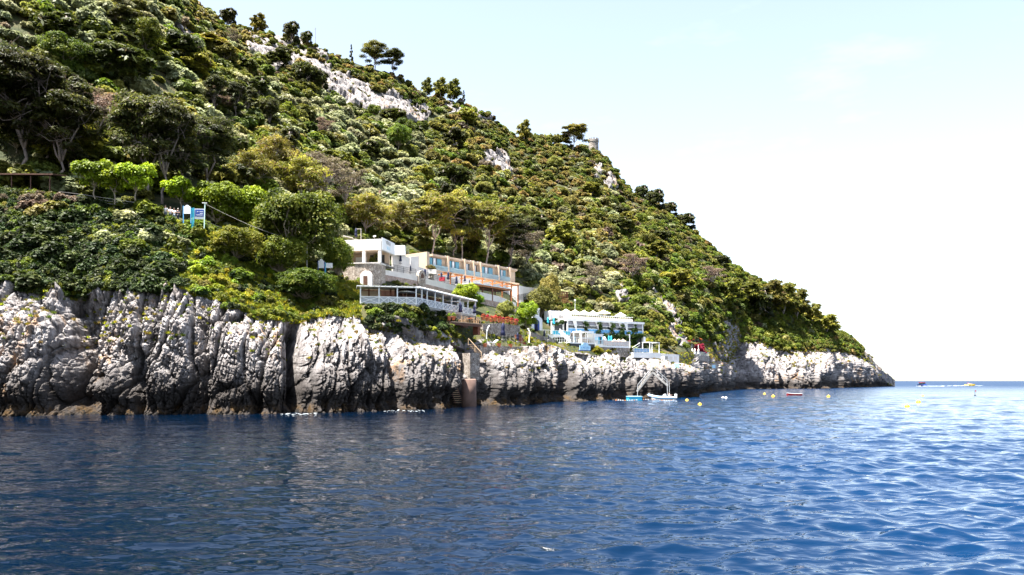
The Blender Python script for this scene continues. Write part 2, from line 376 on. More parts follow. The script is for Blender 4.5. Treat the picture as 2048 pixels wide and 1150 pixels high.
for k, wd in ((0, 3), (1, 5), (2, 10), (3, 10), (4, 14), (5, 20), (6, 32), (7, 6)):
    w0 = wd * np.interp(cols, [0, 1], [1, 1])
    LD[k] = gsm(LD[k], wd)
    if k: LZ[k] = gsm(LZ[k], wd)
for k in range(1, 8): LD[k] = np.maximum(LD[k], LD[k-1] + .15)

# -------- cliff: the two rows of the coast foot and cliff edge, then real relief
CR = 240
tt = np.linspace(-.14, 1, CR)[:, None]
D = LD[0][None] + (LD[1] - LD[0])[None] * np.clip(tt, 0, 1)**1.25 + np.where(tt < 0, tt * 4, 0)
Hh = np.maximum(LZ[1], .4)[None]
Z = Hh * np.where(tt > 0, tt, tt * 2.2)
edge = 1.0 * fbm(cols * .035, cols * 0 + 3.3, cols * 0, 4, 5)     # ragged upper edge
Z = Z + np.clip(tt, 0, 1)**4 * edge[None] * np.minimum(1, Hh / 6)
XX = (cols[None] - 1024) / F * D
# horizontal outward direction of the coast
fx = np.gradient((cols - 1024) / F * LD[0]); fy = np.gradient(LD[0])
ker = np.ones(61) / 61
fx = np.convolve(np.pad(fx, 30, 'edge'), ker, 'valid'); fy = np.convolve(np.pad(fy, 30, 'edge'), ker, 'valid')
nl = np.hypot(fx, fy) + 1e-9; ox = fy / nl; oy = -fx / nl
ox = ox * .6; oy = np.minimum(oy, -.35); nl = np.hypot(ox, oy); ox /= nl; oy /= nl
far = np.clip(LD[0] / 90.0, 1, 3.2)[None]
s = 1 / far**.55
kk_ = np.interp(cols, [450, 900, 1400, 1480], [1, 1.9, 1.9, 1.3]); u = np.cumsum(np.hypot(np.gradient(XX[34]), np.gradient(LD[0])) * kk_)[None] + 0*Z; w = (-XX[28] * .6 + LD[0] * .8)[None] + 0*Z + .12*Z          # along / across the coast
zz = Z + u * .22                                    # strata lean
big = 1 - np.abs(fbm(u*.085*s, w*.085*s, zz*.018*s, 3, 21))*2
ul = u - np.interp(cols, [300, 900], [.20, .02])[None]*Z; wl = w + .05*Z                         # blocks lean with the strata
f1, f2, cid = worley(ul*.34*s + .45*fbm(u*.3, w*.3, zz*.12, 2, 61), wl*.34*s, zz*.07*s, 31)
g1, g2, gid = worley(ul*.85*s + .35*fbm(u*.8, w*.8, zz*.4, 2, 71), wl*.85*s, zz*.27*s, 41)
h1, h2, hid = worley(ul*1.9*s + .3*fbm(u*1.7, w*1.7, zz*.9, 2, 73), wl*1.9*s, zz*.75*s, 51)
k1, k2, kid = worley(ul*4.2*s, wl*4.2*s, zz*2.2*s, 55)
joint = lambda a, b, q: np.exp(-((b - a)/q)**2)
fr_ = lambda a: a - np.floor(a)
tilt = lambda q, k, us, zs_: (fr_(q*17.3) - .5)*(fr_(us*1.7) - .5)*k + (fr_(q*31.7) - .5)*(fr_(zs_*2.1) - .5)*k*np.interp(cols, [300, 560], [.7, 0])[None]
disp = 1.6*(big - .4) + 1.15*(cid - .5) + .4*np.clip(f2 - f1, 0, .25)/.25 - .4 - .75*joint(f1, f2, .06)
disp += .50*(gid - .5) + .10*np.clip(g2 - g1, 0, .12)/.12 - .36*joint(g1, g2, .07) + tilt(gid, .9, ul*.85*s, zz*.27*s)
disp += .24*(hid - .5) + .08*np.clip(h2 - h1, 0, .12)/.12 - .26*joint(h1, h2, .09) + tilt(hid, .45, ul*1.9*s, zz*.75*s)
disp += .12*(kid - .5) + .05*np.clip(k2 - k1, 0, .15)/.15 - .11*joint(k1, k2, .12)
disp *= np.interp(cols, [600, 900], [1, .72])[None]
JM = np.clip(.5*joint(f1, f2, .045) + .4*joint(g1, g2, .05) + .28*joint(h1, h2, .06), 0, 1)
disp += .55*fbm(u*.5, w*.5, zz*.5, 4, 81)
disp *= far**.6
# named clefts and buttresses of the photograph: (px, half width px, depth m, lean)
lean = (1 - tt) * 1.0
def cleft(c, hw, dep, l=0, t0=0.0, t1=1.1):
    x = cols[None] - (c + l * (1 - tt)); a = np.exp(-np.abs(x / hw)**2.6)
    return -dep * a * sm(t0, t0 + .15, tt + .01) * (1 - sm(t1 - .2, t1, tt))
disp += cleft(170, 26, 3.4, -18) + cleft(268, 22, 2.6, 10, .12, .62) + cleft(420, 8, 1.4, 0, 0, .9) + cleft(583, 13, 5.0, 4)
disp += cleft(770, 9, 2.4, 6) + cleft(919, 13, 8.5, 0) + cleft(1062, 12, 3.6, 0, 0, .8) + cleft(1128, 10, 3.0, 0, 0, .75) + cleft(1245, 18, 3.0, -6, 0, .6)
disp += cleft(1482, 13, 5.5, 0) + cleft(1552, 7, 4.0, 0, 0, .75) + cleft(1640, 12, 5.0, -4, 0, .45) + cleft(1672, 7, 3.5, -4, 0, .7) + cleft(1745, 10, 3.0, 6, 0, .4)
def butt(c, hw, dep, t0=-.2, t1=1.0):
    x = (cols[None] - c) / hw
    return dep * np.sqrt(np.clip(1 - x*x, 0, 1)) * (1 - sm(t1 - .35, t1, tt))
disp += butt(70, 90, 3.2) + butt(235, 46, 2.8, t1=.55) + butt(330, 75, 2.4) + butt(495, 82, 3.6) + butt(680, 90, 3.8) + butt(845, 72, 3.2) + butt(1010, 48, 3.0) + butt(1180, 55, 2.6) + butt(1318, 58, 4.0) + butt(1515, 32, 5) + butt(1610, 50, 5) + butt(1710, 42, 5)
# wave-cut notch at the water line, hollow lower parts
disp -= 1.5 * np.exp(-((Z - .9) / 1.1)**2) * (.6 + .8*np.clip(fbm(u*.2, w*.2, Z*0, 3, 91) + .3, 0, 1))
disp -= 1.6 * np.clip(fbm(u*.11, w*.11, Z*.05 + 9, 3, 95), 0, 1) * sm(.75, .2, tt)
fade = 1 - .5*sm(.86, 1.0, tt)
endf = np.interp(cols, [1700, 1776, 1790], [1, .35, 0])[None]
disp = disp * 1.15 * fade * endf
XX = XX + ox[None]*disp; D = D + oy[None]*disp
Z = Z + (.25*disp + .5*(gid-.5)*far**.5) * sm(.5, .95, tt) * endf * (1 - sm(.97, 1, tt) * .5)
for c_, hw, hh_ in ((-60,16,1.6),(18,15,1.5),(62,9,.9),(119,9,2.3),(137,6,1.2),(226,8,2.6),(240,7,1.5),(262,8,1.5),(300,9,.8),(338,13,1.9),(362,15,1.7),(398,8,1.3),(436,9,.7),(470,10,.6),(545,8,.7),(655,22,1.0),(694,26,1.3),(1500,8,1.5),(1520,10,2)):
    Z = Z + (.45 * hh_ * np.clip(1 - ((cols - c_)/(hw*1.35))**2, 0, 1)**.6)[None] * sm(.80, 1.0, tt) * (.75 + .5*gid)
EDGE = (XX[-1].copy(), D[-1].copy(), Z[-1].copy())
v = np.stack([XX, D, Z], -1).reshape(-1, 3)
idx = np.arange(CR*NC).reshape(CR, NC)
quads = lambda ix: np.stack([ix[:-1, :-1], ix[:-1, 1:], ix[1:, 1:], ix[1:, :-1]], -1).reshape(-1, 4)
CLIFF = np.stack([XX, D, Z], -1)
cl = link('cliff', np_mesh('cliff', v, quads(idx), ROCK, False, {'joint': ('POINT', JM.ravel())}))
tag(cl, 'pale grey limestone sea cliff with dark clefts and a brown tide line along the whole shore', 'cliff', kind='structure')

# -------- hillside
OUT = [[(590,92),(640,92),(668,146),(640,160),(622,135),(592,118)], [(485,59),(504,57),(535,76),(591,80),(629,90),(634,100),(600,106),(591,119),(579,141),(544,147),(526,116),(516,106),(494,106)],
       [(632,125),(654,144),(691,150),(729,162),(754,187),(791,184),(822,200),(862,231),(850,246),(822,247),(797,228),(772,222),(735,225),(704,206),(672,203),(651,194),(648,150)],
       [(960,308),(995,298),(1010,310),(1024,345),(1005,352),(985,335),(965,335)], [(904,284),(923,280),(926,302),(912,302)],
       [(1216,316),(1234,328),(1245,360),(1238,374),(1215,374),(1209,362),(1221,345)], [(335,45),(380,58),(396,80),(365,80)],
       [(885,200),(925,205),(930,224),(890,222)], [(1219,573),(1240,570),(1262,600),(1240,606)], [(1300,575),(1322,590),(1350,636),(1326,640)],
       [(1322,640),(1350,640),(1380,690),(1340,690),(1315,665)], [(1440,645),(1470,650),(1480,676),(1450,680)], [(1420,690),(1470,672),(1490,692),(1440,725)],
       [(600,640),(700,628),(760,665),(640,668)], [(760,655),(900,660),(905,690),(770,690)], [(1190,330),(1205,330),(1205,352),(1190,350)], [(935,215),(985,225),(985,240),(940,235)]]
def inpoly(x, y, p):
    r = np.zeros(x.shape, bool); n = len(p); j = n-1
    for i in range(n):
        xi, yi = p[i]; xj, yj = p[j]
        c = ((yi > y) != (yj > y)) & (x < (xj-xi)*(y-yi)/((yj-yi) + 1e-9) + xi); r ^= c; j = i
    return r
rows = [(1, 2, 26), (2, 3, 6), (3, 4, 26), (4, 5, 8), (5, 6, 26), (6, 7, 190)]
Ds = []; Zs = []; Ts = []
for a, b, n in rows:
    for k in range(n):
        t = k / n; zb = LZ[a] + (LZ[b] - LZ[a]) * t
        if a == 6: zb = zb + (.07 * (LZ[b]-LZ[a])) * math.sin(math.pi*t) * np.sin(cols*.004+1)
        Ds.append(LD[a] + (LD[b]-LD[a])*t); Zs.append(zb); Ts.append(a - 1 + t)
Ds.append(LD[7]); Zs.append(LZ[7]); Ts.append(6.0)
for dd, dz in ((8, .4), (25, -2), (60, -14), (150, -60), (260, -140)):
    Ds.append(LD[7] + dd*np.interp(cols, [1600, 1776], [1, .1])); Zs.append(np.maximum(LZ[7] + dz, -6)); Ts.append(6 + dd*.01)
HD = np.array(Ds); HZZ = np.array(Zs); HT = np.array(Ts)[:, None]
HX = (cols[None]-1024)/F*HD
HPY = HZ - (HZZ - CAMH)/HD*F
rockm = np.zeros(HD.shape)
jx = cols[None] + 9*fbm(HX*.12, HD*.12, HZZ*.12, 3, 7); jy = HPY + 9*fbm(HX*.12+40, HD*.12, HZZ*.12, 3, 8)
for p in OUT: rockm = np.maximum(rockm, inpoly(jx, jy, p).astype(float))
rockm = np.maximum(rockm, sm(1706, 1740, cols)[None] + 0*rockm)
soft = sm(0, .25, HT) * endf
amp = np.where(HT > 4.95, 2.2, .45) * sm(6.0, 5.7, HT + 0*HX) + np.where(HT > 5.7, .5, 0)*endf
n1 = fbm(HX*.035, HD*.035, HZZ*.03, 5, 101)
HZZ = HZZ + amp*n1*soft
a1, a2, aid = worley(HX*.16, HD*.16, HZZ*.09, 111); b1, b2, bid = worley(HX*.45, HD*.45, HZZ*.2, 121)
dr = rockm * (2.4*(aid-.4) + 1.6*np.clip(a2-a1, 0, .4) + 1.2*(bid-.5) + 1.0*np.clip(b2-b1, 0, .4)) * np.maximum(endf, np.interp(cols, [1700, 1780, 1790], [0, .5, 0])[None])
HD = HD - dr*.8; HZZ = HZZ + dr*.5; HX = HX + dr*.35
HX[0], HD[0], HZZ[0] = EDGE
rockm[:4] = np.maximum(rockm[:4], np.array([1, .75, .5, .3])[:, None])
rockm = np.maximum(rockm, sm(.35, .0, HT) * (.4 + .6*(fbm(HX*.3, HD*.3, HZZ*.2, 3, 131) > 0)))
NR = HD.shape[0]
HILL = np.stack([HX, HD, HZZ], -1)
idx = np.arange(NR*NC).reshape(NR, NC)
hl = link('hillside', np_mesh('hillside', HILL.reshape(-1, 3), quads(idx), SOIL, True, {'rock': ('POINT', rockm.ravel())}))
tag(hl, 'steep hillside with earth and white rock outcrops rising behind the cliff', 'hillside', kind='structure')
HPX = HILL[..., 0]/HILL[..., 1]*F + 1024; HPYF = HZ - (HILL[..., 2]-CAMH)/HILL[..., 1]*F
NSKY = NR - 6
def cliff_D(px, z):
    c = int(np.clip(np.searchsorted(cols, px), 2, NC-3)); k = CLIFF[:, c-2:c+3, :]
    return float(min(np.interp(z, CLIFF[:, q, 2], CLIFF[:, q, 1]) for q in range(c-2, c+3)))
def ground(px, py):
    """world point of the hillside seen at (px, py)"""
    c = int(np.clip(np.searchsorted(cols, px), 0, NC-1)); col = HPYF[:NSKY+1, c]
    k = np.where(col <= py)[0]; k = k[0] if len(k) else NSKY
    if k == 0: k = 1
    a, b = col[k-1], col[k]; t = np.clip((a-py)/(a-b+1e-6), 0, 1) if a > b else 0
    return Vector(HILL[k-1, c]*(1-t) + HILL[k, c]*t)
def ground_at(px, Dq):
    """hill height under a point given by column and distance"""
    c = int(np.clip(np.searchsorted(cols, px), 0, NC-1)); z = float(np.interp(Dq, HILL[:NSKY+1, c, 1], HILL[:NSKY+1, c, 2]))
    return Vector((X(px, Dq), Dq, z))

# ------------------------------------------------------------------ sea
def build_sea():
    az = np.concatenate([np.linspace(-1.5, -.78, 60)[:-1], np.linspace(-.78, .72, 1000), np.linspace(.72, 1.5, 70)[1:]])
    r = np.concatenate([[2.0, 4.0, 6.0, 8.0], np.exp(np.arange(math.log(9), math.log(700), .0046)), np.geomspace(720, 40000, 60)])
    Rr, Az = np.meshgrid(r, az, indexing='ij'); x = Rr*np.sin(Az); y = Rr*np.cos(Az)
    px0, py0 = x.copy(), y.copy(); z = np.zeros_like(x)
    rg = np.random.default_rng(5)
    # calmer water in the lee of the cliff on the left, livelier towards the open sea on the right
    gust = .32 + .62*sm(-18, 26, x - y*.12) + .25*fbm(x*.03, y*.03, x*0, 3, 201)
    space = np.maximum(Rr*.0046, .05)
    for lam in np.geomspace(.24, 6.0, 76):
        th = rg.normal(.25, .62) + math.pi/2 * 0; k = 2*math.pi/lam
        st = .070 * (1.0 if lam < 1.0 else (1.0/lam)**.85) * rg.uniform(.6, 1.35); a = st/k
        dx, dy = math.sin(th), -math.cos(th)
        att = sm(2.5, 4.5, lam/space) * gust
        ph = k*(px0*dx + py0*dy) + rg.uniform(0, 6.283)
        z += a*att*np.cos(ph); x -= a*att*.8*dx*np.sin(ph); y -= a*att*.8*dy*np.sin(ph)
    v = np.stack([x, y, z], -1).reshape(-1, 3)
    nr, nc = Rr.shape; ix = np.arange(nr*nc).reshape(nr, nc)
    m, t, out = nt('sea_water'); L = t.links.new
    g = N(t, 'ShaderNodeNewGeometry'); b = N(t, 'ShaderNodeBsdfPrincipled', i_Roughness=.04, i_IOR=1.28)
    # base colour dark at left, bluer at right: hill and sky reflections painted in
    sx = N(t, 'ShaderNodeSeparateXYZ'); L(g.outputs['Position'], sx.inputs[0]); md = N(t, 'ShaderNodeMath', operation='MULTIPLY_ADD'); L(sx.outputs['Y'], md.inputs[0]); md.inputs[1].default_value = -.05; L(sx.outputs['X'], md.inputs[2])
    mq = N(t, 'ShaderNodeMapRange', i_From_Min=-4.0, i_From_Max=10.0, i_To_Min=0.0, i_To_Max=1.0); L(md.outputs[0], mq.inputs[0])
    L(mix(t, (.0001, .0040, .0125), (.0003, .0150, .050), mq.outputs[0]), b.inputs['Base Color'])
    ln = N(t, 'ShaderNodeVectorMath', operation='LENGTH'); L(g.outputs['Position'], ln.inputs[0])
    mr = N(t, 'ShaderNodeMapRange', i_From_Min=60.0, i_From_Max=700.0, i_To_Min=.02, i_To_Max=.42); L(ln.outputs['Value'], mr.inputs[0]); L(mr.outputs[0], b.inputs['Roughness'])
    n = N(t, 'ShaderNodeTexNoise', i_Scale=2.4, i_Detail=2.5, i_Roughness=.55); mp = N(t, 'ShaderNodeMapping'); mp.inputs['Scale'].default_value = (.5, 1, 1)
    mp.inputs['Rotation'].default_value = (0, 0, .2)
    L(g.outputs['Position'], mp.inputs['Vector']); L(mp.outputs[0], n.inputs['Vector'])
    bp = N(t, 'ShaderNodeBump', i_Strength=.75, i_Distance=.10); L(n.outputs['Fac'], bp.inputs['Height'])
    n2 = N(t, 'ShaderNodeTexNoise', i_Scale=.35, i_Detail=4.0); L(mp.outputs[0], n2.inputs['Vector'])
    bp2 = N(t, 'ShaderNodeBump', i_Strength=.5, i_Distance=.5); L(n2.outputs['Fac'], bp2.inputs['Height']); L(bp.outputs[0], bp2.inputs['Normal'])
    L(bp2.outputs[0], b.inputs['Normal']); L(b.outputs[0], out.inputs[0])
    o = link('sea', np_mesh('sea', v, quads(ix)[:, ::-1], m, True))
    tag(o, 'deep blue rippled sea in front of the cliffs reaching the horizon', 'sea', kind='structure')
build_sea()

# ------------------------------------------------------------------ daylight, camera
SUN = Vector((-.25, -.13, .95)).normalized()
w = bpy.data.worlds.new('World'); scene.world = w; w.use_nodes = True
t = w.node_tree; t.nodes.clear()
sky = t.nodes.new('ShaderNodeTexSky'); sky.sky_type = 'NISHITA'; sky.sun_disc = False
sky.sun_elevation = math.asin(SUN.z); sky.sun_rotation = math.atan2(SUN.x, SUN.y)
sky.air_density = 1.0; sky.dust_density = .9; sky.ozone_density = 1.0; sky.altitude = 0
bg = t.nodes.new('ShaderNodeBackground'); bg.inputs[1].default_value = .068
ow = t.nodes.new('ShaderNodeOutputWorld'); hs = t.nodes.new('ShaderNodeHueSaturation'); hs.inputs['Saturation'].default_value = .70; t.links.new(sky.outputs[0], hs.inputs['Color'])
# a thin veil of high cloud
tc = t.nodes.new('ShaderNodeTexCoord'); mp = t.nodes.new('ShaderNodeMapping'); mp.inputs['Scale'].default_value = (1.4, 1.4, 4.5)
cn = t.nodes.new('ShaderNodeTexNoise'); cn.inputs['Scale'].default_value = 1.7; cn.inputs['Detail'].default_value = 7; cn.inputs['Roughness'].default_value = .6
t.links.new(tc.outputs['Generated'], mp.inputs[0]); t.links.new(mp.outputs[0], cn.inputs['Vector'])
cr = ramp(t, [(.56, (0, 0, 0)), (.80, (.12, .12, .12))], cn.outputs['Fac'])
t.links.new(mix(t, hs.outputs[0], (10.5, 10.8, 11.2), cr.outputs[0]), bg.inputs[0]); t.links.new(bg.outputs[0], ow.inputs[0])
sl = bpy.data.lights.new('sun', 'SUN'); sl.energy = 5.0; sl.angle = R(.53); sl.color = (1, .95, .87)
so = bpy.data.objects.new('sun', sl); COL.objects.link(so); so.location = SUN*200; so.rotation_euler = SUN.to_track_quat('Z', 'Y').to_euler()
cam = bpy.data.cameras.new('camera'); co = bpy.data.objects.new('camera', cam); COL.objects.link(co)
co.location = (0, 0, CAMH); co.rotation_euler = (R(90), 0, 0)
cam.sensor_width = 36; cam.lens = F/2048*36; cam.shift_y = (HZ-575)/2048; cam.clip_start = .3; cam.clip_end = 60000
scene.camera = co
vs = scene.view_settings; vs.view_transform = 'Standard'; vs.look = 'None'; vs.exposure = 2.4; vs.gamma = 1; vs.use_curve_mapping = False
scene.cycles.max_bounces = 5; scene.cycles.diffuse_bounces = 2; scene.cycles.glossy_bounces = 3; scene.cycles.transmission_bounces = 2; scene.cycles.transparent_max_bounces = 6
scene.cycles.use_adaptive_sampling = True; scene.cycles.adaptive_threshold = .02
# ------------------------------------------------------------------ foliage prototypes
def leaf_cloud(rng, clumps, n, leaf, up=.35, flat=1.0, shell=(.55, 1.05), aspect=1.6):
    """leaf clumps: (centre, radius) list -> vertices, quads, tint per face"""
    V = []; T = []
    for c, r in clumps:
        m = max(6, int(n * (r if hasattr(r, '__len__') is False else 1)**0))
        d = rng.normal(size=(m, 3)); d /= np.linalg.norm(d, axis=1)[:, None]
        d[:, 2] = np.where(d[:, 2] < -.35, -d[:, 2], d[:, 2])
        rad = r * rng.uniform(shell[0], shell[1], m)[:, None]
        p = np.array(c) + d * rad * np.array([1, 1, flat])
        nr = d*.75 + rng.normal(size=(m, 3))*.45 + np.array([0, 0, up]); nr /= np.linalg.norm(nr, axis=1)[:, None]
        t = np.cross(nr, rng.normal(size=(m, 3))); t /= np.linalg.norm(t, axis=1)[:, None] + 1e-9; b = np.cross(nr, t)
        s = leaf * rng.uniform(.6, 1.35, m)[:, None]
        a = t*s*aspect*.5; e = b*s*.5
        V.append(np.stack([p - a, p + e, p + a, p - e], 1))
        ct = rng.uniform(.22, .75)
        T.append(np.clip(ct + rng.normal(size=m)*.17, 0, 1))
    V = np.concatenate(V); T = np.concatenate(T)
    return V.reshape(-1, 3), np.arange(len(V)*4).reshape(-1, 4), T
def bush_mesh(name, mat, seed, nc, n, leaf, hgt=.85, up=.6, crad=(.26, .46)):
    """a unit bush: radius about 1, standing on z = 0"""
    rng = np.random.default_rng(seed); cl = []
    for k in range(nc):
        a = rng.uniform(0, 6.283); q = math.sqrt(rng.uniform(0, 1)) * .72
        z = hgt * (1 - q*q) * rng.uniform(.35, 1.0) + .12
        cl.append(((q*math.cos(a), q*math.sin(a), z), rng.uniform(*crad)))
    v, f, tnt = leaf_cloud(rng, cl, n, leaf, up)
    return np_mesh(name, v, f, mat, False, {'tint': ('FACE', tnt)})
def tuft_mesh(name, mat, seed, n=70, h=.7):
    rng = np.random.default_rng(seed); V = []
    for k in range(n):
        a = rng.uniform(0, 6.283); q = rng.uniform(0, .55); p = np.array([q*math.cos(a), q*math.sin(a), -.1])
        tip = p + np.array([rng.normal()*.3, rng.normal()*.3, h*rng.uniform(.5, 1.3)]); w = rng.uniform(.03, .07); b = rng.uniform(0, 6.283)
        e = np.array([math.cos(b), math.sin(b), 0])*w; mid = (p+tip)/2 + rng.normal(size=3)*.05
        V.append([p-e, p+e, mid+e*.9, mid-e*.9]); V.append([mid-e*.9, mid+e*.9, tip+e*.15, tip-e*.15])
    V = np.array(V); t = np.clip(np.repeat(rng.uniform(.1, .9, n), 2), 0, 1)
    return np_mesh(name, V.reshape(-1, 3), np.arange(len(V)*4).reshape(-1, 4), mat, False, {'tint': ('FACE', t)})

class Tree:
    def __init__(s, trunk, crown): s.trunk = trunk; s.crown = crown
def limb(mb, rng, a, b, r0, r1, k=4, wob=.06):
    a = Vector(a); b = Vector(b); L = (b-a).length; pts = []; rr = []
    for i in range(k+1):
        t = i/k; p = a.lerp(b, t)
        if 0 < i < k: p += Vector((rng.normal(), rng.normal(), rng.normal()*.5))*L*wob
        pts.append(p); rr.append(r0 + (r1-r0)*t)
    mb.tube(pts, rr, 6); return pts
def pine(seed, leafm, barkm, H=10.0, Rc=4.0, base=.5, plates=26, lean=(.8, 0), fork=3, flat=.34, n=330, leaf=.16, dome=.3, twig=26):
    """Mediterranean pine: leaning or forked bare trunk, limbs, crown of flat needle plates"""
    rng = np.random.default_rng(seed); mb = MB(); cl = []
    fk = Vector((lean[0]*.55, lean[1]*.55, H*base*.72)); top = Vector((lean[0], lean[1], H*.8))
    limb(mb, rng, (0, 0, -1.2), fk, .18*H/10, .13*H/10, 5, .03)
    heads = []
    for k in range(fork):
        a = 6.283*k/fork + rng.uniform(-.5, .5); q = Rc*rng.uniform(.25, .5)
        e = Vector((lean[0] + q*math.cos(a), lean[1] + q*math.sin(a), H*rng.uniform(base+.12, .84)))
        limb(mb, rng, fk, e, .13*H/10, .06*H/10, 4, .05); heads.append(e)
    heads.append(top); limb(mb, rng, fk, top, .14*H/10, .05*H/10, 4, .04)
    for k in range(plates):
        a = rng.uniform(0, 6.283); q = math.sqrt(rng.uniform(0, 1))*Rc*.86
        zt = H*(1 - .07) - dome*H*(q/Rc)**2*rng.uniform(.5, 1.5) - rng.uniform(0, 1)**1.5*H*(1-base)*.75
        c = Vector((lean[0] + q*math.cos(a), lean[1] + q*math.sin(a), max(zt, H*base)))
        r = Rc*rng.uniform(.24, .42); cl.append((tuple(c), r))
        h = min(heads, key=lambda g: (g-c).length)
        if (h-c).length > .3: limb(mb, rng, h, c - Vector((0, 0, r*flat*.4)), .05*H/10, .018*H/10, 3, .07)
    for k in range(twig):
        h = heads[rng.integers(len(heads))]; a = rng.uniform(0, 6.283); q = Rc*rng.uniform(.3, .85)
        limb(mb, rng, h - Vector((0, 0, rng.uniform(0, .12)*H)), (h.x + q*math.cos(a), h.y + q*math.sin(a), h.z + rng.uniform(-.08, .1)*H), .035*H/10, .008*H/10, 3, .1)
    v, f, tnt = leaf_cloud(rng, cl, n, leaf, .9, flat, (.35, 1.05), 3.2)
    dead = np.where(rng.uniform(size=len(f)) < (.05 if n < 100 else .16), rng.uniform(.5, 1, len(f)), 0)
    return Tree(mb.mesh('trunk', barkm, True), np_mesh('crown', v, f, leafm, False, {'tint': ('FACE', tnt), 'dead': ('FACE', dead)}))
def broadleaf(seed, leafm, barkm, H=6.0, Rc=2.6, base=.35, nc=26, n=130, leaf=.26, flat=.8, lean=(0, 0), up=.4):
    rng = np.random.default_rng(seed); mb = MB(); cl = []
    fk = Vector((lean[0]*.5, lean[1]*.5, H*base)); limb(mb, rng, (0, 0, -.8), fk, .035*H*.6, .026*H*.6, 4, .03)
    zc = H*(base + 1)/2; hz = H*(1-base)/2
    for k in range(nc):
        d = rng.normal(size=3); d /= np.linalg.norm(d); q = rng.uniform(.45, .85)
        c = Vector((lean[0] + d[0]*q*Rc, lean[1] + d[1]*q*Rc, zc + d[2]*q*hz)); cl.append((tuple(c), Rc*rng.uniform(.22, .38)))
        if k % 2 == 0: limb(mb, rng, fk, c, .018*H*.6, .006*H*.6, 3, .08)
    v, f, tnt = leaf_cloud(rng, cl, n, leaf, up, flat)
    return Tree(mb.mesh('trunk', barkm, True), np_mesh('crown', v, f, leafm, False, {'tint': ('FACE', tnt)}))
def cypress(seed, leafm, H=8.0, Rc=.9, n=60, leaf=.24):
    rng = np.random.default_rng(seed); mb = MB(); limb(mb, rng, (0, 0, -.6), (0, 0, H*.9), .14, .03, 4, .01); cl = []
    for k in range(34):
        z = H*rng.uniform(.06, 1.0); q = Rc*(1 - (z/H)**2.2)*.6; a = rng.uniform(0, 6.283)
        cl.append(((q*math.cos(a), q*math.sin(a), z*.95), Rc*.42*(1.1 - .7*z/H)))
    v, f, tnt = leaf_cloud(rng, cl, n, leaf, .3, 1.5)
    return Tree(mb.mesh('trunk', GBARK, True), np_mesh('crown', v, f, leafm, False, {'tint': ('FACE', tnt)}))

PINES = {
 'umbrella': pine(1, L_PINE, BARK, 10, 4.2, .42, 44, (.9, .2), 3, .42),
 'umbrella2': pine(2, L_PINE, BARK, 10, 4.6, .38, 48, (-.8, .3), 4, .44),
 'tall': pine(3, L_DPINE, DBARK, 12, 4.2, .36, 60, (1.2, 0), 4, .46, dome=.22),
 'tall2': pine(4, L_DPINE, DBARK, 12, 4.6, .30, 64, (-.7, .4), 5, .48, dome=.2),
 'layer': pine(5, L_DPINE, DBARK, 11, 4.0, .36, 54, (1.8, .2), 4, .30, dome=.16),
 'dense': pine(6, L_PINE, BARK, 7, 4.2, .22, 54, (.2, .2), 5, .5, n=120, dome=.34, twig=14),
 'bare': pine(7, L_GREY, BARK, 8, 3.6, .32, 30, (.8, .2), 5, .42, n=70, dome=.3, twig=60),
 'far': pine(8, L_PINE, BARK, 9, 4.6, .15, 46, (.6, .1), 4, .50, n=90, leaf=.42, dome=.3, twig=8),
 'far2': pine(9, L_DPINE, BARK, 8, 4.2, .12, 46, (-.4, .2), 4, .55, n=90, leaf=.42, dome=.32, twig=8),
}
BROAD = {
 'bright': broadleaf(21, L_BRIGHT, GBARK, 5.2, 2.5, .42, 19, 300, .19, .95, (.2, 0)),
 'bright2': broadleaf(22, L_BRIGHT, GBARK, 5.2, 2.4, .40, 18, 300, .19, .95, (-.3, .1)),
 'big': broadleaf(23, L_BIG, GBARK, 9.0, 5.6, .12, 84, 320, .21, .7, (0, 0), .5),
 'big2': broadleaf(24, L_BIG, GBARK, 7.0, 4.2, .15, 60, 300, .19, .75, (.3, 0), .5),
 'dome': broadleaf(25, L_OLIVE, GBARK, 6.0, 3.2, .10, 48, 260, .18, .85, (0, 0), .4),
 'domebright': broadleaf(26, L_BRIGHT, GBARK, 5.0, 2.8, .10, 46, 260, .165, .85, (0, 0), .4),
}
CYP = {'cypress': cypress(31, L_DARK), 'cypress2': cypress(32, L_DPINE, 7.0, 1.0)}
SPAN = {}
for dct in (PINES, BROAD, CYP):
    for k, tr in dct.items():
        a = np.empty(len(tr.crown.vertices)*3, np.float32); tr.crown.vertices.foreach_get('co', a); a = a.reshape(-1, 3)
        SPAN[k] = (tr, float(a[:, 2].max()), float(a[:, 0].max() - a[:, 0].min()))
def tree(name, kind, px, pb, pt, wpx, label, cat='tree', group=None, D=None, rz=None, base=None, flip=False):
    """a tree whose foot is seen at (px, pb), top at pt, crown wpx wide; stands on the hillside"""
    tr, H, Wd = SPAN[kind]
    p = base or (ground(px, pb) if D is None else ground_at(px, D))
    Dq = p.y; top = Zp(pt, Dq); h = max(1.0, top - p.z)
    o = empty(name, p, rz if rz is not None else random.uniform(-.5, .5), label, cat, group)
    sx = wpx / F * Dq / Wd * (1.18 if px < 460 and name == 'pine_tree' else 1.05)
    o.scale = (sx * (-1 if flip else 1), sx, h / H)
    link('trunk', tr.trunk, o); link('crown', tr.crown, o)
    return o
SP = 'stone pines and other trees on the slope'
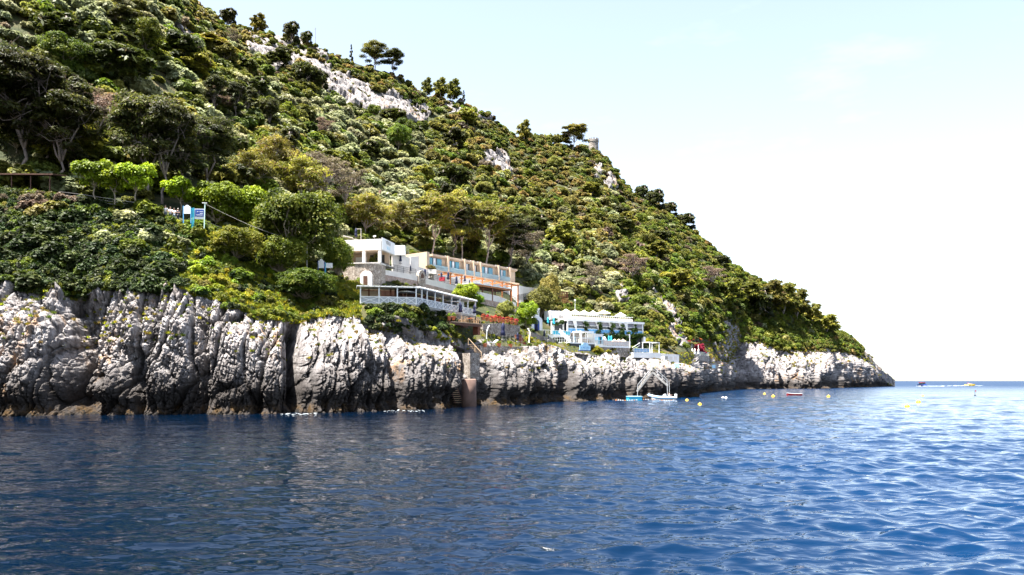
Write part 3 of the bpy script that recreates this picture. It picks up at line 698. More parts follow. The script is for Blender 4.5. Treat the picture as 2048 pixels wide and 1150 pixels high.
# -- the pines and trees one can tell apart, left to right
tree('pine_tree','tall2', -30, 372, 70, 190, 'very dark tall pine cut by the left edge above the brown lean-to roof', 'pine', SP)
tree('pine_tree','tall', 40, 368, 108, 150, 'black-green pine with hidden trunk next to the left edge pine', 'pine', SP)
tree('pine_tree','layer', 78, 352, 128, 130, 'leaning umbrella pine with two stacked crowns above the left brown roof', 'pine', SP, rz=.1)
tree('pine_tree','tall', 112, 376, 185, 130, 'umbrella pine with pale wide crown and straight dark trunk left of the bright green trees', 'pine', SP, rz=0)
tree('pine_tree','tall2', 300, 400, 180, 130, 'many-branched pine with fanning pale trunks behind the bright green trees', 'pine', SP, rz=.3)
tree('pine_tree','tall', 322, 405, 205, 110, 'pine with crooked white trunk behind the third bright green tree', 'pine', SP, rz=-.2)
tree('pine_tree','layer', 352, 395, 230, 90, 'dark pine with single straight trunk right of the fanning pale trunks', 'pine', SP)
tree('pine_tree','tall2', 418, 392, 225, 115, 'dark leaning pine with sparse crown above the path sign boards', 'pine', SP, rz=.2)
tree('pine_tree','dense', 497, 385, 300, 110, 'low olive green pine right of the dark leaning pine', 'pine', SP)
tree('pine_tree','dense', 545, 372, 268, 110, 'yellow-green pine with pointed top above the large leafy tree', 'pine', SP)
tree('pine_tree','far2', 572, 330, 252, 60, 'small round dark pine peeping over the yellow-green pine', 'pine', SP)
tree('pine_tree','dense', 600, 410, 310, 120, 'brown-tinged low pine directly above the large leafy tree', 'pine', SP)
tree('pine_tree','bare', 640, 420, 300, 110, 'half bare brownish pine with pale twisted branches', 'pine', SP)
tree('pine_tree','bare', 685, 430, 325, 90, 'thin brown pine beside the half bare one', 'pine', SP)
tree('pine_tree','dense', 728, 470, 385, 120, 'dark spreading pine behind the flat white hotel building', 'pine', SP)
tree('pine_tree','far', 655, 350, 300, 70, 'small yellowish pine on the slope above the half bare pine', 'pine', SP)
tree('pine_tree','umbrella', 862, 520, 380, 108, 'umbrella pine with bent pale trunk directly over the hotel roof', 'pine', SP, rz=0)
tree('pine_tree','umbrella2', 926, 522, 378, 90, 'tall umbrella pine second from the bent trunk behind the hotel', 'pine', SP)
tree('pine_tree','tall', 905, 515, 410, 80, 'shaded dark pine between the first two umbrella pines behind the hotel', 'pine', SP)
tree('pine_tree','umbrella', 972, 535, 400, 95, 'umbrella pine with forked pale trunk behind the right hotel rooms', 'pine', SP, rz=.5)
tree('pine_tree','layer', 1012, 545, 425, 95, 'brown-green pine leaning over the right end of the hotel', 'pine', SP, rz=.2)
tree('pine_tree','bare', 1048, 548, 445, 80, 'grey-brown pine with bare lower limbs past the hotel end', 'pine', SP)
tree('pine_tree','dense', 800, 470, 400, 80, 'low pine between the white building and the umbrella pines', 'pine', SP)
tree('cypress_tree','cypress', 1168, 525, 462, 16, 'slim dark cypress standing past the hotel, the taller of a pair', 'cypress', 'cypresses')
tree('cypress_tree','cypress', 1184, 530, 478, 14, 'slim dark cypress standing past the hotel, the shorter of a pair', 'cypress', 'cypresses')
tree('pine_tree','bare', 1262, 565, 505, 70, 'rounded brown-grey pine above the white seaside restaurant', 'pine', SP)
tree('pine_tree','bare', 1180, 590, 520, 60, 'pinkish brown shrubby pine under the cypress pair', 'pine', SP)
tree('pine_tree','far', 1120, 500, 440, 70, 'yellow-green pine on the slope left of the cypress pair', 'pine', SP)
tree('pine_tree','far', 1345, 585, 535, 90, 'broad pale green pine above the rocky ridge', 'pine', SP)
tree('pine_tree','bare', 1420, 580, 530, 56, 'brown wind-bent pine in the middle of the headland slope', 'pine', SP)
tree('pine_tree','far', 1450, 612, 552, 80, 'light green pine right of the wind-bent one', 'pine', SP)
tree('pine_tree','far', 1490, 615, 560, 76, 'light olive pine below the headland skyline', 'pine', SP)
for q in ((1536,628,556,74,'tallest umbrella pine of the clump on the headland skyline'),(1565,635,562,70,'second umbrella pine of the headland clump'),(1592,640,574,56,'third and rounder umbrella pine of the headland clump'),
          (1622,650,604,46,'lone small umbrella pine right of the headland clump'),(1652,668,626,52,'umbrella pine leaning over the little white hut'),(1520,640,570,60,'dark pine at the foot of the headland clump')):
    tree('pine_tree','far' if q[0] != 1520 else 'far2', q[0], q[1], q[2], q[3], q[4], 'pine', SP)
for q in (('far2',457,48,14,36,'dark bushy tree highest on the left skyline'),('far',515,64,25,38,'round tree with bare stems on the skyline left of the pole'),('far2',582,84,40,34,'small spiky tree on the skyline left of the pole'),
          ('far2',613,90,60,26,'low tree on the skyline right beside the pole'),('umbrella2',752,132,82,60,'big umbrella pine on the skyline right of the pole'),('tall',782,150,98,44,'dark pine joined to the big skyline umbrella pine'),
          ('far',852,192,152,26,'first of the small pines on the middle skyline'),('far',878,196,152,34,'second of the small pines on the middle skyline'),('far',905,200,155,38,'widest of the small pines on the middle skyline'),
          ('far',1046,284,236,34,'pale yellowish ragged tree on the skyline left of the tower wall'),('umbrella',1145,298,246,58,'dark umbrella pine on the skyline beside the tower'),
          ('far2',1312,420,375,40,'dark tree on the skyline below the tower'),('far2',1285,400,368,30,'small dark tree on the skyline just below the tower'),('far2',1372,458,424,44,'dark tree halfway down the right skyline'),('far2',1340,432,402,36,'dark tree leaning out of the right skyline')):
    tree('skyline_tree', q[0], q[1], q[2]+4, q[3], q[4], q[5], 'tree', 'trees on the skyline', rz=0)
tree('cypress_tree','cypress2', 926, 204, 180, 8, 'tiny pointed cypress on the middle skyline', 'cypress', 'cypresses')
tree('cypress_tree','cypress2', 702, 120, 88, 9, 'tiny cypress on the skyline between pole and umbrella pine', 'cypress', 'cypresses')
for q in (('tall',425,232,150,50,'dark upright tree high on the slope, first of a row of three'),('tall',468,245,165,44,'dark upright tree high on the slope, middle of a row of three'),('layer',492,240,172,36,'brownish upright tree, last of a row of three on the slope'),
          ('tall2',540,262,195,44,'dark narrow tree under the upper white rocks'),('far2',606,168,120,44,'dark crowned tree between the two upper rock faces'),('far2',640,182,140,40,'dark tree at the left end of the long rock face'),
          ('far2',235,130,60,90,'broad dark tree near the upper left edge of the hill'),('tall',240,75,15,60,'dark tree at the very top left of the hill'),('far2',205,165,95,80,'grey-green tree under the broad dark tree'),
          ('far',415,110,78,110,'light green rounded tree below the skyline rocks'),('far2',120,100,20,90,'dark tree on the upper left slope'),('far2',790,255,215,60,'dark tree at the foot of the long rock face'),
          ('far',990,470,420,70,'olive pine on the slope above the umbrella pines'),('far2',1075,470,425,56,'dark pine on the slope above the hotel end'),('far2',700,380,335,60,'dark green tree on the slope above the half bare pine'),
          ('far',850,400,365,50,'pale pine by the small house on the slope'),('far2',1240,470,430,60,'dark tree in the middle of the far slope'),('far',1310,520,480,64,'green pine on the far slope under the skyline')):
    tree('hillside_tree', q[0], q[1], q[2], q[3], q[4], q[5], 'tree', 'trees on the upper slope')
BG = 'bright green trees along the path'
tree('leafy_tree','bright', 187, 412, 319, 74, 'bright lime green tree, leftmost of three in a row by the path', 'tree', BG, rz=0)
tree('leafy_tree','bright2', 229, 418, 331, 62, 'bright lime green tree in the middle of three by the path', 'tree', BG, rz=0)
tree('leafy_tree','bright', 269, 422, 324, 72, 'bright lime green tree with slanting pale trunk, last of three by the path', 'tree', BG, rz=.2)
tree('leafy_tree','bright2', 362, 432, 354, 72, 'bright green tree right behind the people on the path', 'tree', BG, rz=0)
tree('leafy_tree','domebright', 432, 455, 358, 110, 'wide bright green tree behind the sign boards and lamp post', 'tree', BG)
tree('leafy_tree','domebright', 492, 470, 370, 100, 'bright green tree touching the large leafy tree on its left', 'tree', BG)
tree('leafy_tree','big', 590, 535, 378, 205, 'large dark green leafy tree with yellowish top left of the white building', 'tree', BG, D=112)
tree('leafy_tree','big2', 674, 562, 474, 66, 'green tree overlapping the left side of the white flat-roofed building', 'tree', BG, D=118.5)
tree('leafy_tree','big2', 468, 530, 452, 115, 'rounded green tree on the slope below the overhead cable', 'tree', BG)
tree('leafy_tree','big2', 605, 610, 535, 130, 'layered dark green tree above the pale cliff left of the notice boards', 'tree', BG)
tree('leafy_tree','big2', 560, 560, 470, 110, 'dark green tree in front of the large leafy tree', 'tree', BG)
tree('leafy_tree','domebright', 932, 612, 564, 58, 'round bright green tree behind the lower white terrace', 'tree', BG, D=136)
tree('leafy_tree','domebright', 950, 622, 588, 44, 'small green tree at the right end of the lower white terrace', 'tree', BG, D=138)
tree('leafy_tree','domebright', 1055, 664, 600, 48, 'bright green tree by the blue door of the seaside restaurant', 'tree', BG)
tree('leafy_tree','dome', 1100, 600, 545, 50, 'rounded olive green tree past the hotel end wall', 'tree', BG, D=176)
tree('leafy_tree','dome', 1082, 615, 572, 62, 'greyish green shrub-like tree below the hotel end wall', 'tree', BG, D=170)
tree('leafy_tree','dome', 1012, 640, 600, 40, 'small tree with orange tinge under the hotel terrace wall', 'tree', BG)
tree('leafy_tree','dome', 755, 560, 500, 34, 'drooping palm-like tree in front of the white building steps', 'tree', BG, D=128)

def scatter_trees():
    k = 0; rt_ = random.Random(17)
    while k < 64:
        px = rt_.uniform(20, 1660); y0 = float(np.interp(px, [c[0] for c in L8], [c[1] for c in L8])); y1 = float(np.interp(px, [c[0] for c in L7], [c[1] for c in L7]))
        py = rt_.uniform(max(y0, -5) + 14, max(y0, -5) + 15 + max(0, y1 - max(y0, -5) - 21)); Dq = ground(px, py).y
        h = rt_.uniform(4.5, 8.5)/Dq*F; kd = rt_.choice(['far', 'far2', 'dome', 'big2', 'far2', 'bare'])
        lb = {'far': 'spreading yellow-green tree', 'far2': 'dark spreading tree', 'dome': 'rounded olive green tree', 'big2': 'leafy green tree', 'bare': 'brown thin-leaved tree'}[kd] + (' scattered among the silvery bushes of the left hillside' if px < 900 else ' scattered among the bushes of the right hillside')
        tree('scattered_tree', kd, px, py, py - h, h*rt_.uniform(.9, 1.5), lb, 'tree', lb.replace('tree', 'trees', 1), rz=rt_.uniform(0, 6)); k += 1
scatter_trees()
# ------------------------------------------------------------------ bushes: the largest as things, the rest as stuff
BM = {}
def bset(key, mat, seeds, *a, **k): BM[key] = [bush_mesh('bush', mat, s_, *a, **k) for s_ in seeds]
bset('silver', L_SILVER, (1, 2, 3), 14, 120, .20, up=.6)
bset('dark', L_DARK, (4, 5, 6), 14, 120, .20)
bset('olive', L_OLIVE, (7, 8, 9), 14, 120, .20)
bset('ochre', L_OCHRE, (10, 11), 14, 120, .20)
bset('green', L_GREEN, (12, 13, 14), 14, 120, .20)
bset('grey', L_GREY, (15, 16), 9, 46, .26)
bset('neardark', L_DEEP, (41, 42, 43), 16, 150, .17)
bset('neargreen', L_GREEN, (44, 45, 46), 16, 150, .16)
bset('nearsilver', L_SILVER, (47, 48), 16, 150, .16, up=.6)
bset('nearyellow', L_YELLOW, (49, 50), 14, 130, .13)
bset('nearolive', L_OLIVE, (51, 52), 16, 150, .16)
bset('neargrey', L_GREY, (53, 54), 14, 130, .12)
bset('nearbright', L_BRIGHT, (55, 56), 14, 140, .15)
bset('flower', L_RED, (57, 58), 10, 70, .14)
TUFT = [tuft_mesh('grass_tuft', L_YELLOW, 61), tuft_mesh('grass_tuft', L_GREEN, 62), tuft_mesh('grass_tuft', L_OCHRE, 63)]
def stuff(name, pts, protos, label, cat):
    """one object of many instances (geometry nodes): pts = list of (position, scale xyz, rotation, proto)"""
    col = bpy.data.collections.new(name + '_shapes')
    for i, me in enumerate(protos):
        o = bpy.data.objects.new('%s_shape_%02d' % (name, i), me); col.objects.link(o)
    me = bpy.data.meshes.new(name); n = len(pts)
    me.vertices.add(n); me.vertices.foreach_set('co', np.array([p[0] for p in pts], np.float32).ravel())
    a = me.attributes.new('siz', 'FLOAT_VECTOR', 'POINT'); a.data.foreach_set('vector', np.array([p[1] for p in pts], np.float32).ravel())
    a = me.attributes.new('rot', 'FLOAT_VECTOR', 'POINT'); a.data.foreach_set('vector', np.array([p[2] for p in pts], np.float32).ravel())
    a = me.attributes.new('pick', 'INT', 'POINT'); a.data.foreach_set('value', np.array([p[3] for p in pts], np.int32))
    o = link(name, me); g = bpy.data.node_groups.new(name, 'GeometryNodeTree')
    g.interface.new_socket('Geometry', in_out='INPUT', socket_type='NodeSocketGeometry'); g.interface.new_socket('Geometry', in_out='OUTPUT', socket_type='NodeSocketGeometry')
    gi = g.nodes.new('NodeGroupInput'); go = g.nodes.new('NodeGroupOutput')
    ci = g.nodes.new('GeometryNodeCollectionInfo'); ci.inputs['Collection'].default_value = col; ci.inputs['Separate Children'].default_value = True; ci.inputs['Reset Children'].default_value = True
    ip = g.nodes.new('GeometryNodeInstanceOnPoints'); ip.inputs['Pick Instance'].default_value = True
    def na(nm, typ):
        q = g.nodes.new('GeometryNodeInputNamedAttribute'); q.data_type = typ; q.inputs['Name'].default_value = nm; return q.outputs[0]
    g.links.new(gi.outputs[0], ip.inputs['Points']); g.links.new(ci.outputs[0], ip.inputs['Instance'])
    g.links.new(na('pick', 'INT'), ip.inputs['Instance Index']); g.links.new(na('siz', 'FLOAT_VECTOR'), ip.inputs['Scale'])
    er = g.nodes.new('FunctionNodeEulerToRotation'); g.links.new(na('rot', 'FLOAT_VECTOR'), er.inputs[0]); g.links.new(er.outputs[0], ip.inputs['Rotation'])
    g.links.new(ip.outputs[0], go.inputs[0])
    md = o.modifiers.new('scatter', 'NODES'); md.node_group = g
    return tag(o, label, cat, kind='stuff')
# -- random points on the hillside, uniform in world area
A = HILL[:-1, :-1]; B = HILL[:-1, 1:]; C = HILL[1:, :-1]
area = np.linalg.norm(np.cross(B - A, C - A), axis=-1); area[NSKY+1:] *= .5
def sample(n, mask):
    wgt = (area * mask).ravel(); cs = np.cumsum(wgt); q = np.searchsorted(cs, RNG.uniform(0, cs[-1], n)); i, j = np.unravel_index(q, area.shape)
    a = RNG.uniform(size=(n, 1)); b = RNG.uniform(size=(n, 1))
    return HILL[i, j] + (HILL[i, j+1]-HILL[i, j])*a + (HILL[i+1, j]-HILL[i, j])*b, i, j
cpx = HPX[:-1, :-1]; cpy = HPYF[:-1, :-1]; cT = np.broadcast_to(HT[:-1], cpx.shape); rk = rockm[:-1, :-1]
vis = (cpx > -420)
KEEP = [[(690,470),(790,478),(840,500),(1030,538),(1062,575),(1075,640),(1060,705),(930,730),(905,640),(715,612),(690,560)],
        [(1060,640),(1090,612),(1250,630),(1297,642),(1300,688),(1365,706),(1365,730),(1270,735),(1255,696),(1150,696),(1060,700)],
        [(1372,680),(1420,680),(1436,724),(1372,724)], [(304,396),(425,398),(425,446),(304,446)], [(634,512),(668,512),(668,552),(634,552)]]
KEEPN = [np.array(k) for k in KEEP]
def kept(px, py): return any(inpoly(np.array([px]), np.array([py]), k)[0] for k in KEEP)
SCRUB = []; SK = ['silver', 'dark', 'olive', 'ochre', 'green', 'grey']; SP0 = []; base_i = {}
for k in SK: base_i[k] = len(SP0); SP0 += BM[k]
def zone(px, py, p):
    cl_ = float(fbm(np.array([p[0]*.03]), np.array([p[1]*.03]), np.array([p[2]*.03]), 3, 301)[0])
    fine = float(vnoise(np.array([p[0]*.11]), np.array([p[1]*.11]), np.array([p[2]*.11]), 311)[0])
    skyd = py - np.interp(px, [c_[0] for c_ in L8], [c_[1] for c_ in L8])
    if px > 1240 and py > 440:
        w = dict(green=.46, dark=.22, olive=.22, silver=.05, ochre=.04, grey=.03)
    elif skyd < 90 or (px > 860 and skyd < 170):
        w = dict(ochre=.34, olive=.22, dark=.26, silver=.08, green=.06, grey=.06)
    elif px > 1100: w = dict(silver=.28, olive=.26, ochre=.10, dark=.16, green=.18, grey=.03)
    else: w = dict(silver=.56, dark=.24, green=.10, olive=.07, ochre=.01, grey=.02)
    if cl_ > .12: w['silver'] *= .3; w['dark'] *= 1.6; w['green'] *= 2.0; w['olive'] *= 1.8
    elif cl_ < -.12 and px < 1240: w['silver'] *= 2.2; w['dark'] *= .5
    if fine > .45: w['dark'] *= 2
    ks = list(w); s_ = sum(w.values()); r = random.uniform(0, s_)
    for k in ks:
        r -= w[k]
        if r <= 0: return k
    return ks[-1]
cand = []
rk0 = rk.copy()
for dy_ in range(1, 7):
    rk[:-dy_ or None, :][:, :] = np.maximum(rk[:-dy_, :], rk0[dy_:, :])
pts, ii, jj = sample(24000, (cT > np.interp(cpx, [1290, 1340, 1480], [3.9, 1.7, .15])) * (rk < .5) * vis)
for p, i, j in zip(pts, ii, jj):
    px, py = HPX[i, j], HPYF[i, j]
    if kept(px, py): continue
    if px > 1728: continue
    k = zone(px, py, p); r = (1.05 + 2.3*random.random()**1.9) * (1.0 if k != 'ochre' else .8)
    if py - np.interp(px, [c_[0] for c_ in L8], [c_[1] for c_ in L8]) < 60: r *= .8
    cand.append((p, r, k, px, py))
# the brushy slope just above the far cliff, and the banks behind the two hotels
pts, ii, jj = sample(900, (cT > .12) * (cT < 4) * (cpx > 1480) * (cpx < 1725))
for p, i, j in zip(pts, ii, jj): cand.append((p, random.uniform(.9, 1.9), random.choice(['green', 'green', 'dark', 'olive', 'ochre' if HPYF[i, j] > 690 else 'green']), HPX[i, j], HPYF[i, j]))
FOOT = [(facade(1135, 165, 1285, 176, 0), -10.5, 22.5, -3, 8), (facade(858, 149.5, 1023, 169.5, 0), -4, 27, -14, 7), (facade(690, 124.8, 762, 123.6, 0), -2, 17, -4, 8)]
def in_foot(p):
    for (o, rz, L_), x0, x1, y0, y1 in FOOT:
        dx = p[0]-o.x; dy = p[1]-o.y; x = dx*math.cos(rz) + dy*math.sin(rz); y = -dx*math.sin(rz) + dy*math.cos(rz)
        if x0 < x < x1 and y0 < y < y1: return True
    return False
for n_, m_ in ((420, (cT > 2.7) * (cT < 4.4) * (cpx > 1066) * (cpx < 1335)), (420, (cT > 3.3) * (cT < 5.1) * (cpx > 640) * (cpx < 1066))):
    pts, ii, jj = sample(n_, m_)
    for p, i, j in zip(pts, ii, jj):
        if not in_foot(p): cand.append((p, random.uniform(.6, 1.25), random.choice(['green', 'olive', 'dark', 'green']), HPX[i, j], HPYF[i, j]))
# a few small plants cling to the rock faces
pts, ii, jj = sample(480, (cT > 3.9) * (rk0 > .5))
for p, i, j in zip(pts, ii, jj): cand.append((p, .35 + .4*random.random(), random.choice(['ochre', 'dark', 'olive']), HPX[i, j], HPYF[i, j]))
pts, ii, jj = sample(520, (cT > 5.86) * (cT < 6.0) * (cpx > 380) * (cpx < 1715))
for p, i, j in zip(pts, ii, jj): cand.append((p, random.uniform(.9, 1.9) * (1.7 if 1225 < HPX[i, j] < 1560 else 1), random.choice(['ochre', 'olive', 'dark', 'green']), HPX[i, j], HPYF[i, j]))
inview = [c for c in cand if -10 < c[3] < 1780 and c[4] > 5]
inview.sort(key=lambda c: -c[1]/c[0][1])
things = []; ids = set()
for c in inview:
    if len(things) >= 130: break
    if c[3] < 690 and c[4] > 330 or c[4] > 560 and c[3] > 690 or True: things.append(c); ids.add(id(c))
KN = {'silver': 'silver-green olive-leaved bush', 'dark': 'dark green bush', 'olive': 'olive green bush', 'ochre': 'ochre yellow shrub', 'green': 'leafy mid-green bush', 'grey': 'bare brownish twiggy bush'}
def where(px, py):
    if px < 440: return 'under the tall pines at the left'
    if px < 700: return 'between the half bare pines and the large leafy tree'
    if px < 1060: return 'under the umbrella pines behind the hotel'
    if px < 1240: return 'on the slope past the hotel end'
    return 'on the headland slope above the seaside restaurant'
def put_bush(me, p, sc, label, group, rz=None, name='bush'):
    o = link(name, me); o.location = p; o.scale = sc; o.rotation_euler = (0, 0, rz if rz is not None else random.uniform(0, 6.28))
    return tag(o, label, 'bush', group)
for p, r, k, px, py in things:
    me = random.choice(BM[k]); lb = KN[k] + ' ' + where(px, py)
    put_bush(me, (p[0], p[1], p[2]-.15*r), (r, r, r*random.uniform(.8, 1.15)), lb, lb.replace('bush', 'bushes').replace('shrub', 'shrubs'))
for c in cand:
    if id(c) in ids: continue
    p, r, k, px, py = c
    SCRUB.append(((p[0], p[1], p[2]-.15*r), (r, r, r*random.uniform(.8, 1.2)), (random.uniform(-.2, .2), random.uniform(-.2, .2), random.uniform(0, 6.28)), base_i[k] + random.randrange(len(BM[k]))))
stuff('scrub', SCRUB, SP0, 'silver, dark green and ochre scrub covering the whole upper hillside', 'scrub')
# -- near slope between the cliff edge and the path
NS = [
 # x0, x1, y0, y1, count, kinds, radius, label
 (-40, 175, 440, 585, 34, ['neardark'], (1.0, 1.9), 'dark glossy bush on the shaded slope above the leftmost cliff'),
 (-30, 150, 350, 440, 22, ['neargrey','nearolive','neargrey'], (1.0, 1.8), 'brown and olive twiggy bush below the brown lean-to roof'),
 (160, 380, 425, 520, 34, ['nearsilver','neardark','neardark','neargreen'], (.9, 1.7), 'grey-green broad-leaved bush on the slope below the path railing'),
 (170, 370, 500, 590, 24, ['neardark'], (1.0, 1.7), 'dark bush just above the second pale cliff'),
 (330, 500, 440, 540, 24, ['neargreen','nearbright','neargreen'], (.8, 1.4), 'fresh green bush below the people and sign boards'),
 (370, 560, 530, 640, 46, ['nearyellow','nearyellow','nearbright','nearolive'], (.6, 1.1), 'yellow flowering shrub on the cliff edge in the middle of the slope'),
 (470, 660, 500, 620, 26, ['neargreen','neardark','neargreen'], (.8, 1.6), 'green bush on the slope under the large leafy tree'),
 (600, 720, 560, 640, 22, ['neargreen','nearolive','nearyellow'], (.6, 1.2), 'low green shrub above the pale cliff left of the lower terrace'),
 (735, 905, 612, 662, 40, ['neardark','neargreen','neardark'], (.7, 1.1), 'dark green hedge-like bush hanging below the lower white terrace'),
 (860, 912, 640, 690, 10, ['neargreen','nearyellow'], (.6, 1.0), 'green trailing bush beside the dark stair chasm'),
 (680, 740, 520, 570, 6, ['nearolive','neargrey'], (.7, 1.2), 'brownish bush against the curved stone wall'),
 (715, 780, 552, 572, 7, ['nearbright','neargreen'], (.6, 1.0), 'bright green bush under the arched door'),
 (775, 830, 556, 574, 6, ['nearolive','neargreen'], (.4, .7), 'low olive shrub behind the roof of the lower terrace'),
 (965, 1050, 625, 660, 12, ['nearyellow','nearolive','nearbright'], (.5, .9), 'yellowish plant on the stone terraces above the flower pots'),
 (1040, 1120, 575, 612, 12, ['nearolive','ochre','nearyellow'], (.8, 1.4), 'orange-tinged shrub above the roof of the seaside restaurant'),
 (1130, 1330, 575, 622, 26, ['nearolive','nearbright','neargreen','nearyellow'], (.8, 1.5), 'sunlit yellow-green shrub above the restaurant roof terrace'),
 (1100, 1140, 672, 690, 6, ['neargreen','neardark'], (.6, 1.0), 'rounded green bush left of the white seaside deck'),
 (1185, 1275, 694, 725, 16, ['nearyellow','neargreen','neargrey','nearolive'], (.7, 1.3), 'trailing yellow-green bush below the white deck fence'),
 (1275, 1325, 700, 720, 6, ['nearolive','neargrey'], (.7, 1.1), 'rust and grey shrub at the head of the white sea stairs'),
 (1300, 1380, 640, 700, 22, ['nearolive','nearyellow','nearbright'], (.8, 1.5), 'yellow-green shrub right of the white seaside restaurant'),
 (1286, 1330, 618, 690, 16, ['nearolive','nearyellow','neargreen'], (.8, 1.4), 'leafy bush against the right end wall of the seaside restaurant'),
 (1030, 1075, 655, 692, 9, ['neargreen','nearyellow'], (.5, .9), 'leafy bush by the brown stairs and the arched gate'),
 (1375, 1430, 668, 690, 6, ['neargreen','flower'], (.9, 1.4), 'bougainvillea bush with red bracts by the small cafe terrace'),
 (1500, 1740, 690, 735, 30, ['ochre','nearyellow','olive'], (1.0, 2.0), 'golden dry shrub along the edge of the far cliff'),
]
UNDER = []; UP0 = []; ub_i = {}
for k in BM: ub_i[k] = len(UP0); UP0 += BM[k]
for x0, x1, y0, y1, n, ks, (r0, r1), lb in NS:
    k_ = 0; tries = 0
    n = max(4, int(n*.68)); extra = int(n*3.2); r0 *= 1.15; r1 *= 1.2
    while k_ < n + extra and tries < n*30:
        tries += 1; px = random.uniform(x0, x1); py = random.uniform(y0, y1)
        p = ground(px, py); c = int(np.clip(np.searchsorted(cols, px), 0, NC-1)); py_edge = HPYF[0, c]
        if py > py_edge + 2 or (kept(px, py) and not lb.startswith(('dark green hedge', 'green trailing', 'trailing', 'rounded', 'bougain', 'yellowish', 'bright green bush under', 'low olive', 'brownish bush', 'leafy bush', 'sunlit', 'yellow-green shrub', 'orange-tinged'))): continue
        r = random.uniform(r0, r1); kk = random.choice(ks)
        if k_ >= n:
            r = r0*random.uniform(.45, .9); k_ += 1
            UNDER.append((p - Vector((0, 0, .25*r)), (r, r, r), (0, 0, random.uniform(0, 6.28)), ub_i[kk] + random.randrange(len(BM[kk])))); continue
        put_bush(random.choice(BM[kk]), p - Vector((0, 0, .25*r)), (r, r, r*random.uniform(.75, 1.1)), lb, lb.replace('bush ', 'bushes ', 1).replace('shrub ', 'shrubs ', 1).replace('plant ', 'plants ', 1), name='shrub')
        k_ += 1
pts, ii, jj = sample(1500, (cT < 3.4) * (cpx > -60) * (cpx < 690) * np.where((cpx > 330) & (cpy > 520), .25, 1))
for p, i, j in zip(pts, ii, jj):
    if kept(HPX[i, j], HPYF[i, j]): continue
    kk = random.choice(['neardark', 'neardark', 'neargreen']) if HPX[i, j] < 340 else random.choice(['neargreen', 'nearyellow', 'neargreen', 'neardark'])
    r = random.uniform(.45, 1.0); UNDER.append(((p[0], p[1], p[2] - .2*r), (r, r, r), (0, 0, random.uniform(0, 6.28)), ub_i[kk] + random.randrange(len(BM[kk]))))
stuff('undergrowth', UNDER, UP0, 'low leafy undergrowth filling the gaps between the larger bushes of the lower slope', 'undergrowth')
# -- grass and small herbs: near slope, cliff edge, ledges
GR = []
pts, ii, jj = sample(2600, (cT < 3.0) * (cpx > -60) * (cpx < 720) * (cpy > 430) * np.where(cpx < 330, .15, 1))
for p, i, j in zip(pts, ii, jj):
    px = HPX[i, j]; s_ = random.uniform(.35, .7); k = 0 if px > 340 and random.random() < .6 else 1
    GR.append((tuple(p), (s_, s_, s_), (0, 0, random.uniform(0, 6.28)), k))
pts, ii, jj = sample(900, (cT < 1.6) * (cpx > 690) * (cpx < 1400))
for p, i, j in zip(pts, ii, jj): s_ = random.uniform(.25, .5); GR.append((tuple(p), (s_, s_, s_), (0, 0, random.uniform(0, 6.28)), random.choice([0, 0, 1, 2])))
pts, ii, jj = sample(1500, (cT < 2.2) * (cpx > 1400) * (cpx < 1745))
for p, i, j in zip(pts, ii, jj): s_ = random.uniform(.5, 1.0); GR.append((tuple(p), (s_, s_, s_), (0, 0, random.uniform(0, 6.28)), random.choice([0, 2, 2, 1])))
ce = CLIFF[int(CR*.62):-1]; e1 = ce[1:, :-1] - ce[:-1, :-1]; e2 = ce[:-1, 1:] - ce[:-1, :-1]
nn = np.cross(e2, e1); nz = nn[..., 2] / (np.linalg.norm(nn, axis=-1) + 1e-9)
ok = np.argwhere((np.abs(nz) > .72)); sel = RNG.choice(len(ok), min(1100, len(ok)), replace=False)
for q in sel:
    i, j = ok[q]
    if cols[j] < -60: continue
    p = ce[i, j]; s_ = random.uniform(.2, .45) * max(1, p[1]/150); GR.append((tuple(p), (s_, s_, s_), (0, 0, random.uniform(0, 6.28)), random.choice([0, 1, 2])))
stuff('grass', GR, TUFT, 'long green and yellow grass growing along the cliff edge and on ledges', 'grass')
# ------------------------------------------------------------------ hotel, terraces, restaurants
class Fr:
    """level facade frame: px <-> local x, plus the root's transform"""
    def __init__(s, pa, Da, pb, Db, z):
        s.o, s.rz, s.L = facade(pa, Da, pb, Db, z); s.e = Vector((math.cos(s.rz), math.sin(s.rz)))
    def x(s, px, y=0.0):
        """local x of the facade (at local depth y) seen in image column px"""
        k = (px - 1024)/F; ox_ = s.o.x - s.e.y*y; oy_ = s.o.y + s.e.x*y
        return (k*oy_ - ox_) / (s.e.x - k*s.e.y)
    def z(s, py, x=0.0, y=0.0):
        Dq = s.o.y + s.e.y*x + s.e.x*y; return Zp(py, Dq) - s.o.z
    def root(s, name, label, cat, group=None): return empty(name, s.o, s.rz, label, cat, group)
    def M(s): return Matrix.Translation(s.o) @ Matrix.Rotation(s.rz, 4, 'Z')
def text(name, body, size, mat, parent, loc, rot, ext=.015):
    c = bpy.data.curves.new(name, 'FONT'); c.body = body; c.size = size; c.extrude = ext; c.align_x = 'CENTER'; c.align_y = 'CENTER'
    q = bpy.data.objects.new(name, c); COL.objects.link(q); dg = bpy.context.evaluated_depsgraph_get(); me = bpy.data.meshes.new_from_object(q.evaluated_get(dg))
    me.materials.clear(); me.materials.append(mat); bpy.data.objects.remove(q); bpy.data.curves.remove(c)
    o = link(name, me, parent); o.location = loc; o.rotation_euler = rot; return o
